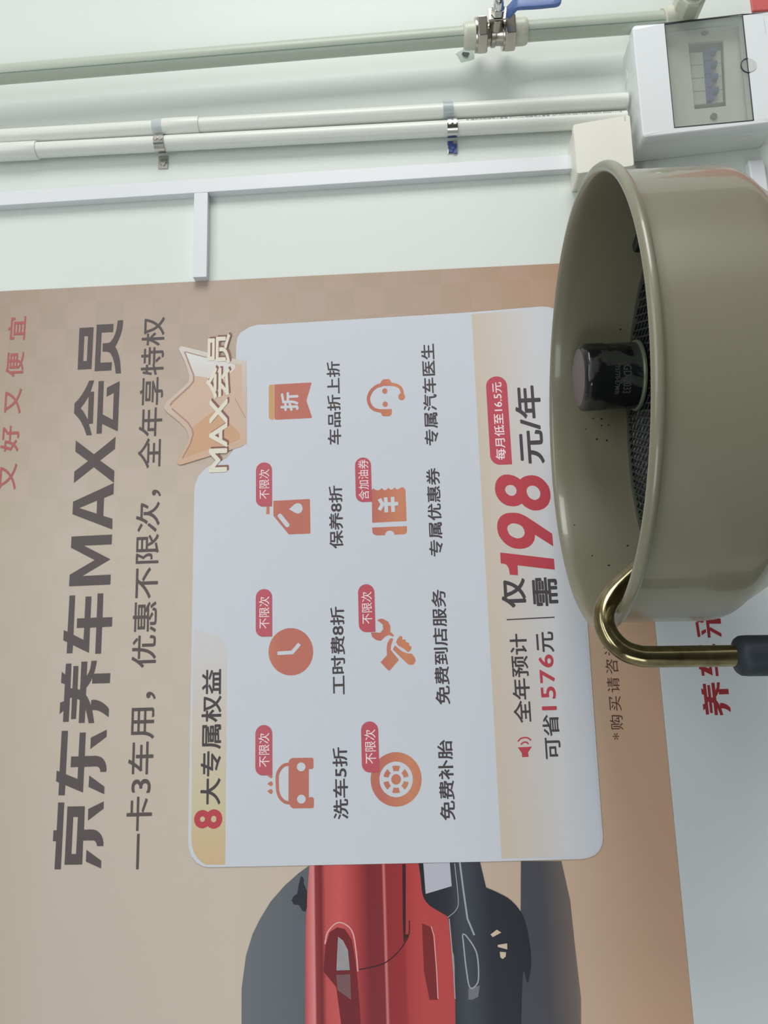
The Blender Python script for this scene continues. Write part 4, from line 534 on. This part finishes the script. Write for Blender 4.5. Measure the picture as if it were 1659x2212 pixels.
b = bmesh.new(); box(b, JF[1].x - .0095, JF[1].x - .002, -.04225, -.0420, JF[1].z + .006, JF[1].z + .008); obj('lid_mark', b, mat('faint_print', (216, 210, 190), rough=.6), ld)

S = .052
BF = [Vector(p) for p in ((0.81888, -0.05200, 0.98764), (0.65159, -0.05200, 0.98892), (0.66349, -0.05200, 0.81549), (0.82726, -0.05200, 0.80440))]   # front: top right, top left, bottom left, bottom right
t = empty('breaker_box', ((BF[0].x + BF[1].x) / 2, 0, BF[2].z), 'white breaker box with smoked window showing blue switches', 'breaker box')
bc = sum(BF, Vector()) / 4
def bq(k, y): return [Vector((bc.x + (p.x - bc.x) * k, y, bc.z + (p.z - bc.z) * k)) for p in BF]
M_bx = mat('breaker_box_white', (232, 235, 238), rough=0.3, spec=0.5, var=0.008)
M_bk = mat('breaker_box_body', (232, 236, 234), rough=0.5, spec=0.35, var=0.03, bump=.25, bscale=300)
WQ = [Vector(p) for p in ((0.81869, -0.05200, 0.94556), (0.66270, -0.05200, 0.94833), (0.66686, -0.05200, 0.84699), (0.82578, -0.05200, 0.84259))]
def at_y(q, y): return [Vector((p.x, y, p.z)) for p in q]
def ring_shell(bm, rings_out, rings_in):
    rs = [[bm.verts.new(p) for p in r] for r in rings_out + rings_in[::-1]]; rs.append(rs[0]); n = len(rs[0])
    for a, c in zip(rs, rs[1:]):
        for i in range(n): j = (i + 1) % n; bm.faces.new((a[i], a[j], c[j], c[i]))
b = bmesh.new(); ring_shell(b, [round_quad(bq(.985, y), .005) for y in (-.0005, -.036)], [round_quad(bq(.955, y), .004) for y in (-.0005, -.036)]); obj('body', b, M_bk, t, smooth=40)
b = bmesh.new(); loft(b, [round_quad(bq(.955, y), .004) for y in (-.0005, -.003)]); obj('back_plate', b, M_bk, t)
b = bmesh.new(); n5 = 5
ring_shell(b, [round_quad(bq(k, y), .006) for k, y in ((.99, -.036), (1.0, -.0375), (1.0, -.0485), (.992, -.0512), (.978, -.0520))], [round_quad(at_y(WQ, y), .0012) for y in (-.036, -.0500, -.0520)])
obj('cover', b, M_bx, t, smooth=30)
# inner panel with a cut-out for the switches
IQ = [Vector(p) for p in ((0.80596, -0.03000, 0.90820), (0.70526, -0.03000, 0.91028), (0.70739, -0.03000, 0.86891), (0.80698, -0.03000, 0.86159))]
wc = sum(WQ, Vector()) / 4
WB = [Vector((wc.x + (p.x - wc.x) * 1.06, 0, wc.z + (p.z - wc.z) * 1.06)) for p in WQ]
b = bmesh.new(); ring_shell(b, [round_quad(at_y(WB, y), .001) for y in (-.027, -.030)], [round_quad(at_y(IQ, y), .0004) for y in (-.027, -.030)]); ip = obj('inner_panel', b, mat('inner_panel_grey', (232, 230, 222), rough=.5, var=.01), t)
for p in ((0.82020, -0.03000, 0.88554), (0.69204, -0.03000, 0.88741)):
    b = bmesh.new(); cyl(b, Vector(p), Vector(p) + out * .003, .0046, .004, n=20); obj('screw', b, mat('screw_grey', (96, 98, 96), rough=.5, var=.1), t, smooth=30)
M_br = mat('breaker_white', (214, 212, 204), rough=.45, var=.01); M_tg = mat('toggle_blue', (58, 76, 148), rough=.4, var=.03)
for k in range(4):
    u0, u1 = .10 + k * .20, .10 + k * .20 + .192
    def ip_(u, v, y): p = quad_pt([IQ[0], IQ[1], IQ[2], IQ[3]], u, v); return Vector((p.x, y, p.z))
    q = [ip_(u0, .06, -.012), ip_(u1, .06, -.012), ip_(u1, .97, -.012), ip_(u0, .97, -.012)]
    b = bmesh.new(); loft(b, [at_y(q, -.0032), at_y(q, -.024)]); br = obj('breaker', b, M_br, t, bevel=.0006)
    q = [ip_(u0 + .003, .44, 0), ip_(u1 - .003, .44, 0), ip_(u1 - .003, .62, 0), ip_(u0 + .003, .62, 0)]
    b = bmesh.new(); loft(b, [at_y(q, -.0235), at_y(q, -.0300)]); tg = obj('toggle', b, M_tg, br, bevel=.0008)
    q = [ip_(u0 + .02, .60, 0), ip_(u1 - .10, .60, 0), ip_(u1 - .10, .78, 0), ip_(u0 + .02, .78, 0)]
    b = bmesh.new(); loft(b, [at_y(q, -.0235), at_y(q, -.0330)]); obj('toggle_tip', b, M_tg, br, bevel=.0008)
M_smoke = clear_mat('smoked_clear_plastic', (248, 250, 248), 0.24, 0.12, (186, 190, 184))
b = bmesh.new(); loft(b, [round_quad(at_y(WQ, y), .0012) for y in (-.0492, -.0512)]); wn = obj('window', b, M_smoke, t); wn['label'] = 'smoked translucent window'
M_edge = mat('smoked_edge', (52, 57, 60), rough=.3, spec=.5)
b = bmesh.new(); ring_shell(b, [round_quad(at_y(WQ, y), .0012) for y in (-.0508, -.0523)], [round_quad([Vector((wc.x + (p.x - wc.x) * .982, y, wc.z + (p.z - wc.z) * .982)) for p in WQ], .0012) for y in (-.0508, -.0523)]); obj('window_edge', b, M_edge, wn)
nc = Vector((0.74773, -0.05250, 0.84398))
b = bmesh.new(); N = 16
def arc(r, y, a0=180, a1=0): return [Vector((nc.x + r * cos(R(a0 + (a1 - a0) * i / N)), y, nc.z + r * .95 * sin(R(a0 + (a1 - a0) * i / N)))) for i in range(N + 1)]
sect = [arc(.0112, -.0514) + arc(.0100, -.0514)[::-1], arc(.0112, -.0526) + arc(.0100, -.0526)[::-1]]
loft(b, sect); obj('finger_notch', b, M_edge, wn)
lo = arc(.0100, -.0519, 0, -180)
b = bmesh.new(); loft(b, [lo, [Vector((p.x, -.0527, p.z)) for p in lo]]); obj('finger_dish', b, mat('dish_white', (206, 210, 208), rough=.35), t)
# knock-outs on top and the faint maker's print
kc = Vector((0.77981, -0.00096, 0.98950)); kz = (bq(.985, 0)[0].z + bq(.985, 0)[1].z) / 2
b = bmesh.new(); turned(b, Vector((kc.x, kc.y, kz - .001)), Vector((kc.x, kc.y, kz + .1)), [(0, .0115), (.0016, .0115), (.0016, .0100), (.0012, .0098), (.0012, .0004)], 32); obj('knockout', b, M_bk, t, smooth=30)
mk0 = (0.81964, -0.05200, 0.81669); mk1 = (0.79284, -0.05200, 0.81640)
b = bmesh.new(); box(b, mk1[0], mk0[0], -.05215, -.0519, mk1[2], mk0[2]); obj('maker_print', b, mat('grey_print', (168, 171, 168), rough=.6, var=.25, scale=400), t)

# red sign at the frame's corner
rs_ = [(0.89146, -0.00400, 0.80452), (0.87451, -0.00400, 0.80402)]
t = empty('red_sign', (rs_[1][0] + .2, 0, rs_[1][2] - .40), 'flat red panel on the wall at the lower right of the breaker box', 'sign')
b = bmesh.new(); box(b, rs_[1][0], rs_[1][0] + .40, -.004, 0, rs_[1][2] - .40, rs_[1][2]); obj('panel', b, mat('red_panel', (206, 98, 96), rough=.4, spec=.4, var=.02), t, bevel=.0006)

# ================================================================== the oil drain pan
PAN = Vector((0.22719, -0.26352, 1.13412)); PR = (-0.00632, 0.01379, 0.0)
pan = empty('oil_drain_pan', PAN, 'round olive grey oil drain pan with a dark mesh floor on a pole', 'oil drain pan')
pan.rotation_euler = PR
M_pan = mat('olive_grey_enamel', (128, 124, 103), rough=0.34, spec=0.5, coat=0.4, var=0.02, scale=20)
def lathe(bm, prof, n=160, close=False):
    rings = [[Vector((r * cos(2 * pi * i / n), r * sin(2 * pi * i / n), z)) for i in range(n)] for r, z in prof]
    rs = [[bm.verts.new(p) for p in r] for r in rings]
    if close: rs.append(rs[0])
    for a, c in zip(rs, rs[1:]):
        for i in range(n): j = (i + 1) % n; bm.faces.new((a[i], a[j], c[j], c[i]))
    return rs
def local(name, bm, m, parent, smooth=None, bevel=0, seg=2):
    o = obj(name, bm, m, None, smooth, bevel, seg); o.parent = parent; return o
RB = .0047
bead = [(.2 + RB * cos(a), RB * sin(a)) for a in [R(-125 + 290 * k / 18) for k in range(19)]]   # rolled rim, outer side first
prof = [(.034, -.262), (.060, -.245), (.1670, -.138), (.1880, -.1045), (.1940, -.0970), (.1963, -.0905), (.1970, -.083), (.1970, -.012), (.1971, -.006)] + bead + [(.1945, -.004), (.1940, -.010), (.1940, -.083), (.1932, -.0890), (.1905, -.0945), (.1850, -.1020), (.1640, -.1355), (.060, -.2405), (.034, -.2580)]
b = bmesh.new(); lathe(b, prof, close=True); local('bowl', b, M_pan, pan, smooth=35)
# expanded metal floor
b = bmesh.new(); GR = .1925
for sgn in (-1, 1):
    ang = R(90 + sgn * 20); d = Vector((cos(ang), sin(ang), 0)); nn = Vector((-d.y, d.x, 0)); k = -GR
    while k < GR:
        h = math.sqrt(max(0, GR * GR - k * k))
        if h > .004:
            c = nn * k; zt = -.0835 - (.0004 if sgn > 0 else 0)
            v = []
            for e in (-h, h):
                for s, zz in ((-1, zt - .0012), (1, zt - .0012), (1, zt), (-1, zt)): v.append(bm_v := b.verts.new(c + d * e + nn * s * .0008 + Vector((0, 0, zz))))
            for f in ((0, 1, 5, 4), (1, 2, 6, 5), (2, 3, 7, 6), (3, 0, 4, 7), (3, 2, 1, 0), (4, 5, 6, 7)): b.faces.new([v[i] for i in f])
        k += .0078
gm = local('mesh_floor', b, mat('dark_mesh_steel', (54, 60, 59), rough=.38, spec=.6, var=.2, scale=60), pan); gm['label'] = 'dark expanded metal mesh floor'
b = bmesh.new(); lathe(b, [(.1905, -.0862), (.1938, -.0862), (.1938, -.0818), (.1905, -.0818)], 120, True); local('mesh_rim', b, mat('bare_steel_edge', (140, 140, 128), rough=.3, metal=.6, var=.1), pan, smooth=40)
b = bmesh.new(); lathe(b, [(.1918, -.0890), (.1895, -.0938), (.1840, -.1012), (.1625, -.1350), (.060, -.2390), (.034, -.2500)], 96); local('sump', b, mat('oily_black_sump', (26, 28, 26), rough=.25, spec=.5, var=.2, scale=30), pan, smooth=40)
# oil spots on the inner wall
IW = .19385; M_oil = mat('oil_black', (52, 46, 36), rough=.3)
for ang, z, r in ((76.07, -0.0445, 0.00077), (76.27, -0.054, 0.00115), (78.56, -0.0539, 0.00096), (78.5, -0.0619, 0.00086), (79.61, -0.0362, 0.00077), (83.19, -0.048, 0.00115), (83.74, -0.0594, 0.00115), (46.13, -0.0705, 0.00096), (114.47, -0.0127, 0.00077), (123.48, -0.0657, 0.00125), (127.6, -0.0251, 0.00086), (132.14, -0.0397, 0.00125)):
    a = R(ang); c = Vector((IW * cos(a), IW * sin(a), z)); e1 = Vector((-sin(a), cos(a), 0)); e2 = Vector((0, 0, 1)); nrm = Vector((-cos(a), -sin(a), 0)); b = bmesh.new()
    loft(b, [[c + nrm * h + e1 * r * kk * cos(2 * pi * i / 10) + e2 * r * 1.1 * kk * sin(2 * pi * i / 10) for i in range(10)] for h, kk in ((0, 1), (.0003, .8))]); local('oil_spot', b, M_oil, pan)
# funnel neck, pole and foot
b = bmesh.new(); lathe(b, [(.033, -.310), (.036, -.310), (.036, -.255), (.033, -.255)], 48, True); local('neck', b, M_pan, pan, smooth=35)
M_pole = mat('black_pole_paint', (44, 46, 50), rough=.4, spec=.5, var=.05)
ZF = -PAN.z
b = bmesh.new(); lathe(b, [(.0225, ZF + .03), (.0245, ZF + .03), (.0245, -.290), (.0225, -.290)], 40, True); local('pole', b, M_pole, pan, smooth=35)
b = bmesh.new(); lathe(b, [(.003, ZF + .006), (.170, ZF + .006), (.175, ZF + .012), (.175, ZF + .024), (.165, ZF + .034), (.05, ZF + .042), (.003, ZF + .042)], 64, True); local('foot', b, M_pole, pan, smooth=35)

# black clip standing on the mesh by the right inner wall
cl = Vector((0.42525, -0.22114, 1.05000))
t = empty('black_clip', cl, 'small black plastic block on the mesh at the right inner wall of the pan', 'clip')
t.rotation_euler = (0, 0, R(6))
b = bmesh.new(); loft(b, [[Vector((x * .0195 * k, y * .012 * k, z)) for x, y in ((-1, -1), (1, -1), (1, 1), (-1, 1))] for z, k in ((0, 1), (.0145, 1), (.0165, .92))]); local('block', b, mat('black_plastic', (34, 40, 42), rough=.42, spec=.5, var=.05), t, bevel=.0022, seg=3)
b = bmesh.new(); box(b, -.012, .012, -.0128, -.0118, .004, .011); local('front_rib', b, MATS['black_plastic'], t, bevel=.0004)

# ================================================================== the oil filter
fb = Vector((0.30052, -0.13734, 1.05070))
fl = empty('oil_filter', fb, 'used black oil filter standing upside down on the pan mesh', 'oil filter')
m = bpy.data.materials.new('scuffed_black_enamel'); m.use_nodes = True; nt = m.node_tree; bs = nt.nodes['Principled BSDF']
tc = nt.nodes.new('ShaderNodeTexCoord'); ns = nt.nodes.new('ShaderNodeTexNoise'); ns.inputs['Scale'].default_value = 26; ns.inputs['Detail'].default_value = 7; ns.inputs['Distortion'].default_value = .7
nt.links.new(tc.outputs['Object'], ns.inputs['Vector']); cr = nt.nodes.new('ShaderNodeValToRGB'); e = cr.color_ramp.elements
e[0].position = .50; e[0].color = rgb((26, 28, 28)); e[1].position = .54; e[1].color = rgb((58, 60, 56)); nt.links.new(ns.outputs['Fac'], cr.inputs[0]); nt.links.new(cr.outputs[0], bs.inputs['Base Color'])
cr2 = nt.nodes.new('ShaderNodeValToRGB'); e = cr2.color_ramp.elements; e[0].position = .50; e[0].color = (.14, .14, .14, 1); e[1].position = .54; e[1].color = (.5, .5, .5, 1)
nt.links.new(ns.outputs['Fac'], cr2.inputs[0]); nt.links.new(cr2.outputs[0], bs.inputs['Roughness']); M_fil = m
FR = .0358
def fil_r(z, a):
    return FR + (.0010 * max(0, min(1, (z - .036) / .004)) * (.55 + .45 * cos(12 * a)) if z < .060 else .0010 * (.55 + .45 * cos(12 * a)) * max(0, (.064 - z) / .004))
b = bmesh.new(); n = 144; rings = []
for z, k in [(.0042, 1), (.010, 1), (.020, 1), (.030, 1), (.036, 1), (.038, 1), (.040, 1), (.046, 1), (.052, 1), (.0565, 1), (.0595, .988), (.0618, .955), (.0632, .91), (.0640, .86)]:
    rings.append([Vector((fil_r(z, 2 * pi * i / n) * k * cos(2 * pi * i / n), fil_r(z, 2 * pi * i / n) * k * sin(2 * pi * i / n), z)) for i in range(n)])
loft(b, rings); local('can', b, M_fil, fl, smooth=38)
b = bmesh.new(); lathe(b, [(.0312, .0636), (.0310, .0643), (.024, .0662), (.014, .0676), (.004, .0682), (.0004, .0682)], 72); dm = local('dome', b, mat('toplit_dome_grey', (104, 96, 96), rough=.5, spec=.4, var=.12, scale=120), fl, smooth=50); dm['label'] = 'grey domed end with light from above painted in'  # light falling from above is put into the dome's paler grey
b = bmesh.new(); lathe(b, [(.030, 0), (.0372, 0), (.0384, .0010), (.0386, .0026), (.0380, .0040), (.0362, .0046), (.030, .0046)], 96, True); sl = local('seam_ring', b, mat('greenish_steel_seam', (140, 152, 128), rough=.28, metal=.6, var=.08), fl, smooth=40); sl['label'] = 'bare steel seam ring'
M_fp = mat('grey_filter_print', (76, 80, 77), rough=.55)
for txt, z0, h, w_, a0 in (('GD-2033', .0165, .0085, .030, 268), ('75770-E7M00', .0285, .0048, .031, 268)):
    me = text_mesh(txt, 0.015, 1.0); xs = [v.co.x for v in me.vertices]; ys = [v.co.y for v in me.vertices]
    for v in me.vertices:
        s = (v.co.x - min(xs)) / (max(xs) - min(xs)) * w_; a = R(a0) - s / FR
        zz = z0 + h - (v.co.y - min(ys)) / (max(ys) - min(ys)) * h; v.co = Vector(((FR + .00012) * cos(a), (FR + .00012) * sin(a), zz))
    me.name = 'filter_lettering'; o = bpy.data.objects.new('filter_lettering', me); COL.objects.link(o); me.materials.append(M_fp); o.parent = fl

# ================================================================== the bent suction tube hooked over the rim
TP = [(0.06662, -0.30949, 1.12219), (0.06066, -0.31120, 1.12989), (0.05288, -0.31344, 1.13931), (0.04436, -0.31588, 1.14691), (0.03622, -0.31822, 1.15126), (0.02733, -0.32078, 1.15242), (0.01845, -0.32332, 1.15050), (0.01070, -0.32555, 1.14594), (0.00476, -0.32726, 1.13937), (0.00128, -0.32826, 1.13034), (0.00011, -0.32859, 1.12095), (-0.00057, -0.32879, 1.08746), (-0.00116, -0.32896, 1.05659)]
G0 = Vector(TP[-1]); GD = (Vector(TP[-1]) - Vector(TP[-3])).normalized(); inn = (Vector(TP[0]) - Vector(TP[1])).normalized()
T = [Vector(TP[0]) + inn * .030] + [Vector(p) for p in TP] + [G0 + GD * .03]
gz = G0 + GD * .17
ht = empty('suction_tube', gz, 'bent brass coloured tube with black grip hooked over the left rim of the pan', 'suction tube')
def brushed(name, c):
    m = bpy.data.materials.new(name); m.use_nodes = True; nt = m.node_tree; bs = nt.nodes['Principled BSDF']
    bs.inputs['Metallic'].default_value = 1.0
    tc = nt.nodes.new('ShaderNodeTexCoord'); n = nt.nodes.new('ShaderNodeTexNoise'); n.inputs['Scale'].default_value = 90; n.inputs['Detail'].default_value = 5; nt.links.new(tc.outputs['Object'], n.inputs['Vector'])
    mr = nt.nodes.new('ShaderNodeMapRange'); mr.inputs['To Min'].default_value = .07; mr.inputs['To Max'].default_value = .24; nt.links.new(n.outputs['Fac'], mr.inputs['Value']); nt.links.new(mr.outputs[0], bs.inputs['Roughness'])
    cr = nt.nodes.new('ShaderNodeValToRGB'); e = cr.color_ramp.elements; e[0].position = .35; e[0].color = rgb((c[0] - 30, c[1] - 30, c[2] - 26)); e[1].position = .65; e[1].color = rgb(c)
    nt.links.new(n.outputs['Fac'], cr.inputs[0]); nt.links.new(cr.outputs[0], bs.inputs['Base Color']); return m
b = bmesh.new(); tube(b, spline(T, 6), .0083, 32); obj('tube', b, brushed('yellow_zinc_plate', (150, 139, 106)), ht, smooth=50)
b = bmesh.new(); turned(b, G0, gz, [(-.001, .0086), (.000, .0105), (.0015, .0135), (.004, .0152), (.008, .0156), (.165, .0156), (.169, .0140), (.170, .009)], 48); obj('grip', b, mat('blue_black_rubber', (40, 47, 56), rough=.55, spec=.4, var=.05, scale=60), ht, smooth=40)
